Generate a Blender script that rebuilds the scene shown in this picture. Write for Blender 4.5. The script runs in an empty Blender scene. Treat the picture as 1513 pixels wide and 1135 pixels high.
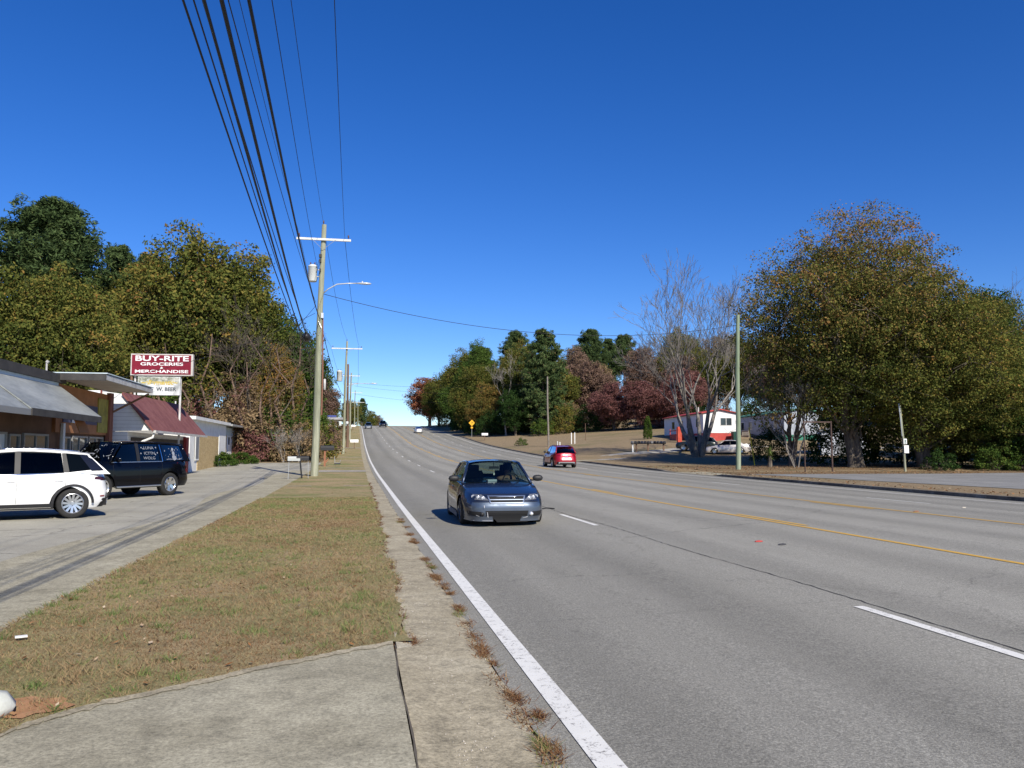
import bpy, math, random
import numpy as np
from mathutils import Vector, Matrix

# ------------------------------------------------------------------ camera, sky, sun, exposure
S = bpy.context.scene
COL = S.collection
R = math.radians
cam_d = bpy.data.cameras.new("camera"); cam = bpy.data.objects.new("camera", cam_d); COL.objects.link(cam)
cam.location = (0, 0, 1.62)
cam.rotation_euler = (R(90 + 4.70), 0, R(-10.70))
cam_d.sensor_width = 36; cam_d.lens = 36 * 1210 / 1513
cam_d.clip_start = .1; cam_d.clip_end = 6000
S.camera = cam

SUN_DIR = Vector((.40, -1.30, 1.0)).normalized()          # towards the sun
elev = math.asin(SUN_DIR.z); az = math.atan2(SUN_DIR.x, SUN_DIR.y)
W = bpy.data.worlds.new("World"); S.world = W; W.use_nodes = True
nt = W.node_tree; bg = nt.nodes["Background"]
sky = nt.nodes.new("ShaderNodeTexSky"); sky.sky_type = 'NISHITA'; sky.sun_disc = False
sky.sun_elevation = elev; sky.sun_rotation = az
sky.altitude = 1500; sky.air_density = 1.0; sky.dust_density = .0; sky.ozone_density = 5.0
hsv = nt.nodes.new("ShaderNodeHueSaturation"); hsv.inputs["Saturation"].default_value = 1.27; hsv.inputs["Hue"].default_value = .515
nt.links.new(sky.outputs[0], hsv.inputs["Color"]); nt.links.new(hsv.outputs[0], bg.inputs[0])
bg.inputs[1].default_value = .105
sun_d = bpy.data.lights.new("sun", 'SUN'); sun_d.energy = 4.7; sun_d.angle = R(.5); sun_d.color = (1, .93, .80)
sun = bpy.data.objects.new("sun", sun_d); COL.objects.link(sun)
sun.rotation_euler = (-SUN_DIR).to_track_quat('-Z', 'Y').to_euler(); sun.location = (20, -60, 60)
S.view_settings.view_transform = 'Standard'; S.view_settings.look = 'None'
S.view_settings.exposure = .45; S.view_settings.gamma = 1
S.cycles.max_bounces = 6; S.cycles.transparent_max_bounces = 12
S.cycles.diffuse_bounces = 3; S.cycles.glossy_bounces = 3

# ------------------------------------------------------------------ materials
def lin(h):
    h = h.lstrip('#'); v = [int(h[i:i+2], 16) / 255 for i in (0, 2, 4)]
    return tuple(((c + .055) / 1.055) ** 2.4 if c > .04045 else c / 12.92 for c in v)
MATS = {}
def mat(name, col, rough=.7, metal=0, spec=.4, **kw):
    if name in MATS: return MATS[name]
    m = bpy.data.materials.new(name); m.use_nodes = True
    b = m.node_tree.nodes["Principled BSDF"]
    b.inputs["Base Color"].default_value = (*col, 1); b.inputs["Roughness"].default_value = rough
    b.inputs["Metallic"].default_value = metal; b.inputs["Specular IOR Level"].default_value = spec
    for k, v in kw.items(): b.inputs[k.replace('_', ' ')].default_value = v
    MATS[name] = m; return m
class NT:
    def __init__(s, m): s.t = m.node_tree; s.b = s.t.nodes.get("Principled BSDF")
    def n(s, typ, **kw):
        x = s.t.nodes.new(typ)
        for k, v in kw.items(): setattr(x, k, v)
        return x
    def l(s, a, b): s.t.links.new(a, b)
    def coord(s): 
        if not hasattr(s, 'c'): s.c = s.n("ShaderNodeTexCoord").outputs["Object"]
        return s.c
    def map(s, scale=(1, 1, 1), rot=(0, 0, 0)):
        mp = s.n("ShaderNodeMapping"); mp.inputs["Scale"].default_value = scale; mp.inputs["Rotation"].default_value = rot
        s.l(s.coord(), mp.inputs[0]); return mp.outputs[0]
    def noise(s, scale, detail=4, rough=.6, vec=None, dist=0):
        x = s.n("ShaderNodeTexNoise"); x.inputs["Scale"].default_value = scale; x.inputs["Detail"].default_value = detail
        x.inputs["Roughness"].default_value = rough; x.inputs["Distortion"].default_value = dist
        s.l(vec if vec else s.coord(), x.inputs["Vector"]); return x.outputs["Fac"]
    def ramp(s, fac, stops, interp='LINEAR'):
        x = s.n("ShaderNodeValToRGB"); x.color_ramp.interpolation = interp
        el = x.color_ramp.elements
        while len(el) < len(stops): el.new(.5)
        for e, (p, c) in zip(el, stops):
            e.position = p; e.color = (*c, 1) if len(c) == 3 else c
        s.l(fac, x.inputs[0]); return x.outputs[0]
    def mix(s, fac, a, b, mode='MIX'):
        x = s.n("ShaderNodeMix", data_type='RGBA', blend_type=mode)
        for v, i in ((fac, 0), (a, 6), (b, 7)):
            if hasattr(v, 'links') or hasattr(v, 'is_linked'): s.l(v, x.inputs[i])
            elif i == 0: x.inputs[0].default_value = v
            else: x.inputs[i].default_value = (*v, 1)
        return x.outputs[2]
    def math(s, op, a, b=None):
        x = s.n("ShaderNodeMath", operation=op)
        for i, v in enumerate((a, b)):
            if v is None: continue
            if hasattr(v, 'is_linked'): s.l(v, x.inputs[i])
            else: x.inputs[i].default_value = v
        return x.outputs[0]
    def bump(s, h, strength=.3, dist=.01):
        x = s.n("ShaderNodeBump"); x.inputs["Strength"].default_value = strength; x.inputs["Distance"].default_value = dist
        s.l(h, x.inputs["Height"]); s.l(x.outputs[0], s.b.inputs["Normal"])
def g3(v): return (v, v, v)
def nmat(name, stops, scale=3, rough=.8, bump=0, detail=5, fine=None, spec=.3, stretch=(1, 1, 1), metal=0, coat=0):
    """procedural material: colour ramp over noise, optional fine speckle multiplied on top"""
    if name in MATS: return MATS[name]
    m = mat(name, stops[0][1], rough, metal, spec); n = NT(m)
    v = n.map(stretch)
    f = n.noise(scale, detail, .62, v)
    c = n.ramp(f, stops)
    if fine:
        f2 = n.noise(fine[0], 3, .7, v); sp = n.ramp(f2, [(.3, g3(1 - fine[1])), (.7, g3(1 + fine[1]))])
        c = n.mix(1, c, sp, 'MULTIPLY')
        if bump: n.bump(f2, bump, .01)
    elif bump: n.bump(f, bump, .02)
    n.l(c, n.b.inputs["Base Color"])
    if coat: n.b.inputs["Coat Weight"].default_value = coat
    return m

# --- ground materials
def make_asphalt():
    m = mat('aged_asphalt', (.2, .2, .2), .85, spec=.25); n = NT(m)
    sep = n.n("ShaderNodeSeparateXYZ"); n.l(n.coord(), sep.inputs[0])
    big = n.noise(.55, 6, .65, n.map((1, .12, 1)))
    c = n.ramp(big, [(.25, (.235, .226, .192)), (.5, (.264, .254, .218)), (.75, (.292, .282, .244))])
    # wheel-path and drip streaks down each lane (oil, rubber)
    wob = n.noise(.25, 3, .5, n.map((1, .15, 1)))
    xx = n.math('ADD', sep.outputs[0], n.math('MULTIPLY', n.math('SUBTRACT', wob, .5), .9))
    ph = n.math('SINE', n.math('MULTIPLY', n.math('SUBTRACT', xx, 1.15), 2 * math.pi / 1.92))
    st = n.ramp(n.math('ADD', n.math('MULTIPLY', ph, .5), .5), [(.3, g3(1.04)), (1, g3(.86))])
    c = n.mix(1, c, st, 'MULTIPLY')
    lane = n.ramp(n.math('DIVIDE', sep.outputs[0], 21), [(.0, g3(1)), (.13, g3(.84)), (.22, g3(1.0)), (.232, g3(.99)), (.24, g3(1.05)), (.41, g3(1.07)), (.62, g3(1.05)), (.67, g3(.9)), (.77, g3(.95)), (.87, g3(.8)), (1, g3(.9))])
    c = n.mix(.75, c, lane, 'MULTIPLY')
    f = n.noise(62, 3, .85); sp = n.ramp(f, [(.36, g3(.55)), (.46, g3(.88)), (.54, g3(1.08)), (.64, g3(1.6))])
    c = n.mix(.85, c, sp, 'MULTIPLY')
    f2 = n.noise(22, 2, .6); sp2 = n.ramp(f2, [(.35, g3(.9)), (.65, g3(1.1))])
    c = n.mix(.8, c, sp2, 'MULTIPLY')
    stn = n.noise(1.6, 5, .7, n.map((1, .5, 1))); s3 = n.ramp(stn, [(.3, g3(.82)), (.44, g3(1)), (1, g3(1))])
    c = n.mix(.6, c, s3, 'MULTIPLY')
    v = n.n("ShaderNodeTexVoronoi", feature='DISTANCE_TO_EDGE'); v.inputs["Scale"].default_value = .16
    nz = n.n("ShaderNodeTexNoise"); nz.inputs["Scale"].default_value = .9; nz.inputs["Detail"].default_value = 6; nz.inputs["Roughness"].default_value = .7
    wv = n.n("ShaderNodeVectorMath", operation='MULTIPLY_ADD'); wv.inputs[1].default_value = (1.6, 1.6, 0); n.l(n.coord(), nz.inputs["Vector"]); n.l(nz.outputs["Color"], wv.inputs[0]); n.l(n.coord(), wv.inputs[2]); n.l(wv.outputs[0], v.inputs["Vector"])
    c = n.mix(.55, c, n.ramp(v.outputs["Distance"], [(0, g3(.45)), (.0016, g3(.7)), (.004, g3(1))]), 'MULTIPLY')
    oil = n.noise(3.4, 3, .5); c = n.mix(.8, c, n.ramp(oil, [(.0, g3(.62)), (.27, g3(.78)), (.31, g3(1))]), 'MULTIPLY')
    n.l(c, n.b.inputs["Base Color"]); n.bump(f, .5, .012)
    return m
def make_concrete(name, a, b, c3, stain=.7):
    m = mat(name, a, .85, spec=.2); n = NT(m)
    big = n.noise(.9, 7, .65)
    c = n.ramp(big, [(.28, a), (.5, b), (.72, c3)])
    f = n.noise(38, 4, .85); sp = n.ramp(f, [(.36, g3(.55)), (.48, g3(.95)), (.64, g3(1.4))])
    c = n.mix(.8, c, sp, 'MULTIPLY')
    f9 = n.noise(8, 5, .75); c = n.mix(.8, c, n.ramp(f9, [(.36, g3(.78)), (.5, g3(1)), (.64, g3(1.15))]), 'MULTIPLY')
    s = n.noise(3.2, 6, .7, None, .6); s2 = n.ramp(s, [(.33, g3(stain)), (.5, g3(1)), (1, g3(1.05))])
    c = n.mix(.7, c, s2, 'MULTIPLY')
    n.l(c, n.b.inputs["Base Color"]); n.bump(f, .45, .008)
    return m
def make_lot():
    m = mat('lot_asphalt', (.25, .25, .25), .85, spec=.25); n = NT(m)
    big = n.noise(.35, 7, .65)
    c = n.ramp(big, [(.3, (.265, .25, .205)), (.5, (.335, .32, .265)), (.7, (.40, .38, .315))])
    f = n.noise(50, 3, .8); sp = n.ramp(f, [(.3, g3(.6)), (.48, g3(.95)), (.7, g3(1.4))])
    c = n.mix(.7, c, sp, 'MULTIPLY')
    v = n.n("ShaderNodeTexVoronoi", feature='DISTANCE_TO_EDGE'); v.inputs["Scale"].default_value = .32
    wv = n.n("ShaderNodeVectorMath", operation='ADD')
    nz = n.n("ShaderNodeTexNoise"); nz.inputs["Scale"].default_value = 1.2; nz.inputs["Detail"].default_value = 5
    n.l(n.coord(), nz.inputs["Vector"]); n.l(n.coord(), wv.inputs[0]); n.l(nz.outputs["Color"], wv.inputs[1]); n.l(wv.outputs[0], v.inputs["Vector"])
    cr = n.ramp(v.outputs["Distance"], [(0, g3(.45)), (.006, g3(.7)), (.014, g3(1))])
    c = n.mix(.75, c, cr, 'MULTIPLY')
    n.l(c, n.b.inputs["Base Color"]); n.bump(f, .4, .01)
    return m
def make_grass_ground(name, green, brown, dark, scale=.5, thr=.5):
    m = mat(name, brown, .95, spec=.1); n = NT(m)
    big = n.noise(scale, 6, .65)
    c = n.ramp(big, [(thr - .14, brown), (thr + .02, tuple((p + q) / 2 for p, q in zip(brown, green))), (thr + .16, green)])
    mid = n.noise(6, 5, .7); s = n.ramp(mid, [(.33, g3(.62)), (.5, g3(1)), (.7, g3(1.3))])
    c = n.mix(.7, c, s, 'MULTIPLY')
    f = n.noise(60, 3, .8); sp = n.ramp(f, [(.3, g3(.45)), (.5, g3(.95)), (.7, g3(1.5))])
    c = n.mix(.75, c, sp, 'MULTIPLY')
    lit = n.noise(9, 4, .75, None, .5); lm = n.ramp(lit, [(.60, g3(0)), (.68, g3(1))])
    c = n.mix(n.math('MULTIPLY', lm, .5), c, dark)
    n.l(c, n.b.inputs["Base Color"]); n.bump(n.math('ADD', f, mid), .8, .03)
    return m
M_ASPH = make_asphalt()
M_LOT = make_lot()
M_CONC = make_concrete('driveway_concrete', (.25, .228, .162), (.335, .308, .225), (.42, .39, .29))
M_GUT = make_concrete('gutter_concrete', (.27, .235, .16), (.36, .315, .22), (.43, .385, .28), .6)
M_KERB = make_concrete('kerb_concrete', (.24, .22, .18), (.33, .30, .25), (.40, .37, .32))
M_VERGE = make_grass_ground('verge_grass', (.17, .20, .07), (.36, .275, .155), (.24, .12, .06), .45, .54)
M_GND = make_grass_ground('lawn_ground', (.12, .13, .055), (.27, .205, .125), (.20, .12, .065), .12, .66)
M_LITTER = make_grass_ground('leaf_litter_ground', (.13, .12, .055), (.21, .145, .085), (.24, .12, .05), .4, .62)
def paint_mat(name, col, wear=.55):
    m = mat(name, col, .7, spec=.3); n = NT(m)
    w = n.noise(14, 6, .8); f = n.noise(70, 2, .6)
    k = n.ramp(n.math('ADD', n.math('MULTIPLY', w, .7), n.math('MULTIPLY', f, .3)), [(wear - .16, (0, 0, 0)), (wear - .08, (1, 1, 1))])
    c = n.mix(k, (.26, .25, .235), col)
    s = n.noise(3, 4, .6); c = n.mix(.5, c, n.ramp(s, [(.3, g3(.85)), (.7, g3(1.05))]), 'MULTIPLY')
    n.l(c, n.b.inputs["Base Color"]); return m
M_WLINE = paint_mat('white_road_paint', (.72, .71, .66), .545)
M_YLINE = paint_mat('yellow_road_paint', (.62, .36, .045), .55)

# ------------------------------------------------------------------ mesh helpers
def tag(o, label=None, cat=None, group=None, kind=None):
    if label: o['label'] = label
    if cat: o['category'] = cat
    if group: o['group'] = group
    if kind: o['kind'] = kind
    return o
def link(name, me, parent=None, m=None, smooth=False):
    if m: me.materials.clear(); me.materials.append(m)
    if smooth: me.polygons.foreach_set('use_smooth', [True] * len(me.polygons)); me.update()
    o = bpy.data.objects.new(name, me); COL.objects.link(o)
    if parent: o.parent = parent
    return o
class MB:
    def __init__(s): s.v = []; s.f = []
    def add(s, vs, fs):
        b = len(s.v); s.v += [tuple(v) for v in vs]; s.f += [tuple(i + b for i in f) for f in fs]; return s
    def box(s, c, d, rz=0, ry=0, rx=0):
        x, y, z = d[0] / 2, d[1] / 2, d[2] / 2
        m = Matrix.Rotation(rz, 3, 'Z') @ Matrix.Rotation(ry, 3, 'Y') @ Matrix.Rotation(rx, 3, 'X')
        vs = [Vector(c) + m @ Vector(p) for p in ((-x,-y,-z),(x,-y,-z),(x,y,-z),(-x,y,-z),(-x,-y,z),(x,-y,z),(x,y,z),(-x,y,z))]
        return s.add(vs, [(0,3,2,1),(4,5,6,7),(0,1,5,4),(1,2,6,5),(2,3,7,6),(3,0,4,7)])
    def span(s, lo, hi):
        return s.box([(a + b) / 2 for a, b in zip(lo, hi)], [abs(b - a) for a, b in zip(lo, hi)])
    def tube(s, pts, r, n=8, cap=True):
        pts = [Vector(p) for p in pts]; k = len(pts)
        rs = r if isinstance(r, (list, tuple)) else [r] * k
        vs = []; u = None
        for i, p in enumerate(pts):
            d = (pts[min(i + 1, k - 1)] - pts[max(i - 1, 0)]).normalized()
            if u is None:
                u = d.cross(Vector((0, 0, 1))) 
                if u.length < .05: u = d.cross(Vector((1, 0, 0)))
            u = (u - d * u.dot(d)).normalized(); w = d.cross(u)
            for j in range(n):
                a = 2 * math.pi * j / n; vs.append(p + (u * math.cos(a) + w * math.sin(a)) * rs[i])
        fs = [(i*n+j, i*n+(j+1)%n, (i+1)*n+(j+1)%n, (i+1)*n+j) for i in range(k-1) for j in range(n)]
        if cap: fs += [tuple(range(n))[::-1], tuple((k-1)*n + j for j in range(n))]
        return s.add(vs, fs)
    def poly(s, pts, thick=None):
        """flat polygon; thick = offset vector for an extruded slab"""
        n = len(pts)
        if thick is None: return s.add(pts, [tuple(range(n))])
        t = Vector(thick); q = [Vector(p) + t for p in pts]
        return s.add(list(pts) + q, [tuple(range(n))[::-1], tuple(range(n, 2*n))] + [(i, (i+1)%n, n+(i+1)%n, n+i) for i in range(n)])
    def lathe(s, prof, n=24, axis='Z', c=(0, 0, 0), cap=False):
        vs = []
        for r, h in prof:
            for j in range(n):
                a = 2 * math.pi * j / n; x, y = r * math.cos(a), r * math.sin(a)
                p = (x, y, h) if axis == 'Z' else ((h, x, y) if axis == 'X' else (x, h, y))
                vs.append((p[0] + c[0], p[1] + c[1], p[2] + c[2]))
        k = len(prof)
        fs = [(i*n+j, i*n+(j+1)%n, (i+1)*n+(j+1)%n, (i+1)*n+j) for i in range(k-1) for j in range(n)]
        if cap: fs += [tuple(range(n))[::-1], tuple((k-1)*n+j for j in range(n))]
        return s.add(vs, fs)
    def grid(s, fn, nu, nv):
        """fn(u,v) in 0..1 -> point"""
        vs = [fn(i / nu, j / nv) for i in range(nu + 1) for j in range(nv + 1)]
        w = nv + 1
        return s.add(vs, [(i*w+j, (i+1)*w+j, (i+1)*w+j+1, i*w+j+1) for i in range(nu) for j in range(nv)])
    def mesh(s, name):
        me = bpy.data.meshes.new(name); me.from_pydata(s.v, [], s.f); me.update(); return me
    def build(s, name, m, parent=None, smooth=False, bevel=0, recalc=False):
        me = s.mesh(name)
        if recalc:
            import bmesh
            bm = bmesh.new(); bm.from_mesh(me); bmesh.ops.recalc_face_normals(bm, faces=bm.faces); bm.to_mesh(me); bm.free()
        o = link(name, me, parent, m, smooth)
        if bevel:
            b = o.modifiers.new('bevel', 'BEVEL'); b.width = bevel; b.segments = 2; b.limit_method = 'ANGLE'
        return o
def thing(name, label, cat, loc=(0, 0, 0), rz=0, group=None, kind=None):
    o = bpy.data.objects.new(name, None); COL.objects.link(o); o.empty_display_size = .3
    o.location = loc; o.rotation_euler = (0, 0, rz)
    return tag(o, label, cat, group, kind)
def dup_tree(o, parent=None):
    c = o.copy(); COL.objects.link(c)
    if parent: c.parent = parent
    for ch in list(o.children): dup_tree(ch, c)
    return c
def np_mesh(name, V, nper, var=None):
    """many separate polygons of nper corners; V is (N*nper,3)"""
    n = len(V) // nper
    me = bpy.data.meshes.new(name)
    me.vertices.add(len(V)); me.vertices.foreach_set('co', np.asarray(V, np.float32).ravel())
    me.loops.add(len(V)); me.loops.foreach_set('vertex_index', np.arange(len(V), dtype=np.int32))
    me.polygons.add(n); me.polygons.foreach_set('loop_start', np.arange(n, dtype=np.int32) * nper)
    if var is not None:
        a = me.attributes.new('var', 'FLOAT', 'FACE'); a.data.foreach_set('value', np.asarray(var, np.float32))
    me.update(calc_edges=True)
    return me
def text_mesh(body, size=1, bold=0, sx=1, extrude=0, space=1):
    cu = bpy.data.curves.new('t', 'FONT'); cu.body = body; cu.size = size; cu.offset = bold; cu.extrude = extrude
    cu.align_x = 'CENTER'; cu.align_y = 'CENTER'; cu.space_character = space
    o = bpy.data.objects.new('t', cu); COL.objects.link(o)
    dg = bpy.context.evaluated_depsgraph_get(); dg.update()
    me = bpy.data.meshes.new_from_object(o.evaluated_get(dg))
    bpy.data.objects.remove(o); 
    for v in me.vertices: v.co.x *= sx
    return me

# ------------------------------------------------------------------ terrain
_P = [(-60,0),(0,0),(20,0),(40,.1),(53,.2),(64,.37),(77,.61),(88,.9),(98,1.23),(109,1.62),(122,2.13),(133,2.6),(160,4.1),(190,5.85),(220,7.5),(250,9.05),(280,10.0),(320,10.3),(400,9),(600,3),(2000,0)]
PX = np.array([a for a, b in _P], float); PYv = np.array([b for a, b in _P], float)
_h = np.diff(PX); _d = np.diff(PYv) / _h; _m = np.zeros(len(PX))
for i in range(1, len(PX) - 1):
    if _d[i] * _d[i-1] > 0: _m[i] = 2 * _d[i] * _d[i-1] / (_d[i] + _d[i-1])
def zr(Y):
    Y = min(max(Y, PX[0]), PX[-1]); i = min(max(int(np.searchsorted(PX, Y)) - 1, 0), len(_h) - 1); t = (Y - PX[i]) / _h[i]
    return float((1+2*t)*(1-t)**2*PYv[i] + t*(1-t)**2*_h[i]*_m[i] + t*t*(3-2*t)*PYv[i+1] + t*t*(t-1)*_h[i]*_m[i+1])
def sm(a, b, x):
    t = min(max((x - a) / (b - a), 0), 1); return t * t * (3 - 2 * t)
APR = [(46.5, 53.5), (76, 84)]
def kerbk(Y):
    for a, b in APR:
        if a - 1.2 < Y < b + 1.2: return 1 - sm(a - 1.2, a, Y) * (1 - sm(b, b + 1.2, Y))
    return 1
def zroad(X, Y): return zr(Y) + .13 * (1 - ((min(max(X, 1), 21) - 11) / 10) ** 2)
def gz(X, Y):
    z = zr(Y)
    if X > 21: z += .12 * kerbk(Y) * (1 - .0 * X)
    if X > 22: z += .09 * sm(60, 105, Y) * min(X - 22, 60)
    if -3.05 < X < .43 and Y > 4: z += .045
    if X < -16 and Y > 60: z += .03 * min(-16 - X, 40) * sm(60, 100, Y)
    return z
def ground_pt(X, Y, off=0): return (X, Y, gz(X, Y) + off)

def axis_vals(lo, hi, step): 
    n = max(1, int(round((hi - lo) / step))); return [lo + (hi - lo) * i / n for i in range(n)]
GX = [-900, -500, -250, -150, -100, -70, -50, -40, -30, -24, -20, -16, -12, -9, -6, -4, -3.12, -3.0] + axis_vals(-2.5, .3, .5) + [  .30, .312, .42, .45, 1.1, 1.3, 6, 11, 16, 20.7, 21.16, 21.2, 22] + axis_vals(23, 60, 2.5) + [60, 70, 82, 100, 140, 200, 300, 500, 900]
GY = [-60, -30, -10, 0, 3.9, 4.1, 5, 6, 6.9, 7.1, 7.25, 7.4] + axis_vals(8, 60, 1.5) + axis_vals(60, 300, 5) + axis_vals(300, 600, 20) + [600, 800, 1200, 2000, 4000]
def ground_sheet_z(X, Y):
    z = gz(X, Y) - .004
    if .44 < X < 1.2: z = zr(Y) - .06
    if .31 < X < .45 and Y < 7.2: z = zr(Y) - .06
    if 1.2 <= X < 21.18 and Y < 345: z = zr(Y) - .15
    return z
vs = [(x, y, ground_sheet_z(x, y)) for y in GY for x in GX]; w = len(GX)
g = MB(); g.add(vs, [(j*w+i, j*w+i+1, (j+1)*w+i+1, (j+1)*w+i) for j in range(len(GY)-1) for i in range(w-1)])
tag(g.build('ground', M_GND, smooth=True), kind='structure')

def strip(name, A, B, n, m, zf, off, kind='structure', smooth=True):
    """sheet between two polylines (x,y), draped on zf"""
    mb = MB(); vs = []
    for a, b in zip(A, B):
        for j in range(n + 1):
            x = a[0] + (b[0] - a[0]) * j / n; y = a[1] + (b[1] - a[1]) * j / n; vs.append((x, y, zf(x, y) + off))
    w = n + 1
    mb.add(vs, [(i*w+j, i*w+j+1, (i+1)*w+j+1, (i+1)*w+j) for i in range(len(A)-1) for j in range(n)])
    o = mb.build(name, m, smooth=smooth)
    if kind: tag(o, kind=kind)
    return o
YS = axis_vals(-12, 60, 2) + axis_vals(60, 345, 5) + [345]
strip('road', [(1.03, y) for y in YS], [(21.0, y) for y in YS], 20, M_ASPH, zroad, .012)
rnd = random.Random(5)
def jit(a): return rnd.uniform(-a, a)
# verge turf on top of the sheet, ragged along the gutter and the drive
YV = axis_vals(7, 40, .12) + axis_vals(40, 70, 1) + axis_vals(70, 345, 5)
def vedge(y): return .46 + .025 * math.sin(y * 1.3) + .02 * math.sin(y * 3.7 + 1) + jit(.03) + .12 * sm(9, 25, y)
strip('verge', [(-3.05 + jit(.03), y) for y in YV], [(vedge(y), y) for y in YV], 14, M_VERGE, lambda x, y: gz(min(max(x, -3), .4), y), .006)
drv = [(.32, 7.0), (.0, 6.8), (-.3, 6.6), (-.6, 6.42), (-.85, 6.2), (-1.1, 6.0), (-1.35, 5.8), (-1.55, 5.68), (-1.75, 5.45), (-1.85, 5.3), (-1.95, 5.0), (-2.2, 4.75), (-3.0, 4.45), (-6, 4.1)]
def refine(P, k, a):
    out = []
    for p, q in zip(P[:-1], P[1:]):
        for i in range(k): out.append((p[0] + (q[0]-p[0]) * i / k + jit(a), p[1] + (q[1]-p[1]) * i / k + jit(a)))
    return out + [P[-1]]
drvr = refine(drv, 6, .022); drvr = [(drv[0][0] * 0 + x, y) for x, y in drvr]; drvr = [(min(x, min([q[0] for q in drvr[:i]] + [9]) - .0015), y) for i, (x, y) in enumerate(drvr)]
tv = refine([(.46, 7.05)] + drv, 6, .0)
strip('verge', drvr[::-1], [(x, max(y, 7.05)) for x, y in drvr[::-1]], 6, M_VERGE, lambda x, y: gz(-1, y) if y > 4 else 0, .007)
strip('driveway', [(x, -8) for x, y in drvr], [(x, y) for x, y in drvr], 8, M_CONC, lambda x, y: zr(y) + (.05 if y > 3.9 else .05), .004)
# worn sandy lip of the slab along the grass
strip('driveway_lip', [(x, y - .10 - abs(jit(.04))) for x, y in drvr[:78]], [(x, y + .006) for x, y in drvr[:78]], 2, M_GUT, lambda x, y: zr(y) + .05, .0095)
# gutter pan, kerb strip at its back
YG = axis_vals(-8, 40, .25) + axis_vals(40, 345, 5) + [345]
strip('gutter', [(.328 if y < 6.9 else .44, y) for y in YG], [(1.03 + .018 * math.sin(y * 5) + jit(.012), y) for y in YG], 3, M_GUT, lambda x, y: zr(y) + (.03 * max(0, (.44 - x) / .11) if y < 6.9 else 0), .016)
k_ = MB()
for y0, y1 in ((5.7, 7.35),):
    k_.add([(.34, y0, .01), (.44, y0 - .1, .01), (.50, y1, .01), (.34, y1, .01), (.34, y0, .022), (.40, y0 - .05, .024), (.47, y1, .034), (.34, y1, .056)],
           [(4,5,6,7), (0,1,5,4), (1,2,6,5), (2,3,7,6), (3,0,4,7)])
tag(k_.build('kerb', nmat('pale_kerb', [(.3, (.34, .30, .22)), (.7, (.48, .44, .34))], 5, .9, fine=(40, .25)), bevel=.006), kind='structure')
strip('driveway_joint', [(.315 + .01 * math.sin(y * 3) + jit(.005), y) for y in axis_vals(-1, 7, .15)], [(.326 + .01 * math.sin(y * 3) + jit(.003), y) for y in axis_vals(-1, 7, .15)], 1, mat('joint_dirt', (.10, .085, .065), .95), lambda x, y: zr(y) + .05, .007)
# right kerb with the two driveway gaps
kb = MB()
ys = axis_vals(-12, 345, 1.5)
for a, b in zip(ys[:-1], ys[1:]):
    ka, kb2 = kerbk(a), kerbk(b)
    za, zb = zr(a), zr(b)
    kb.add([(20.98, a, za - .05), (21.2, a, za - .05), (21.2, b, zb - .05), (20.98, b, zb - .05), (21.0, a, za + .018 + .12*ka), (21.19, a, za + .022 + .12*ka), (21.19, b, zb + .022 + .12*kb2), (21.0, b, zb + .018 + .12*kb2)],
           [(4,5,6,7), (0,4,7,3), (1,2,6,5)])
tag(kb.build('kerb', nmat('dark_kerb', [(.3, (.07, .06, .05)), (.5, (.15, .13, .105)), (.7, (.26, .24, .2))], 1.5, .9, fine=(20, .3)), smooth=False), kind='structure')  # kerb colour mottled from near black to grey-brown
for a, b in APR:
    strip('driveway_apron', [(21.15, y) for y in axis_vals(a, b + .5, .7)], [(24.2 if a > 60 else 23.4, y) for y in axis_vals(a, b + .5, .7)], 4, M_CONC, gz, .014)
# paved strips, lots
YL = axis_vals(-8, 76, 1.2) + [76]
strip('parking_lot', [(-42, y) for y in YL], [(-3.05 + (.02 * math.sin(y)) - (0 if y > 4.4 else 3), y) for y in YL], 24, M_LOT, lambda x, y: zr(y), .008)
def conc_band(y): return -3.04 if y > 4.4 else -6
YC = axis_vals(4.4, 60, 1.2)
strip('parking_lot_slab', [(-4.75 + .35 * math.sin(y * .35), y) for y in YC], [(-3.05, y) for y in YC], 4, M_CONC, lambda x, y: zr(y), .0125)
for y0, y1, x0, x1 in ((54.8, 58.2, -3.1, .62), (61.8, 62.5, -2.2, .6), (79, 79.8, -1.9, .6), (89, 90, -1.8, .6), (119, 121, -1.8, .6), (36.4, 36.75, -2.9, -1.9), (36.4, 36.7, -.5, .5)):
    yy = axis_vals(y0, y1, .4) + [y1]
    strip('path', [(x0 + jit(.05), y) for y in yy], [(x1, y) for y in yy], 5, M_KERB, lambda x, y: gz(min(x, .4), y), .014)
YR = [8, 15, 20, 24, 28, 32, 36, 40, 43, 45.5, 46.8]
xl = [28.5, 27.4, 26.6, 26.0, 25.5, 25.0, 24.4, 23.9, 23.3, 22.9, 22.6]
strip('side_road', [(x + jit(.1), y) for x, y in zip(xl, YR)], [(95, y * .82 + 3) for y in YR], 30, nmat('side_asphalt', [(.3, (.17, .168, .16)), (.5, (.215, .212, .20)), (.7, (.26, .255, .24))], .5, .9, fine=(40, .3), bump=.3), gz, .012)
dA = [(24.0, 77), (30, 83.5), (36, 85), (44, 80.5), (52, 77), (66, 72)]; dB = [(24.0, 83.5), (29, 87.8), (36, 89.5), (45, 85.5), (53, 82), (67, 77)]
def resamp(P, k=5): 
    out = []
    for p, q in zip(P[:-1], P[1:]):
        for i in range(k): out.append((p[0] + (q[0]-p[0])*i/k, p[1] + (q[1]-p[1])*i/k))
    return out + [P[-1]]
strip('gravel_drive', resamp(dA), resamp(dB), 6, nmat('gravel', [(.3, (.25, .23, .2)), (.6, (.36, .34, .30))], .8, .95, fine=(25, .3)), gz, .02)
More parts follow.
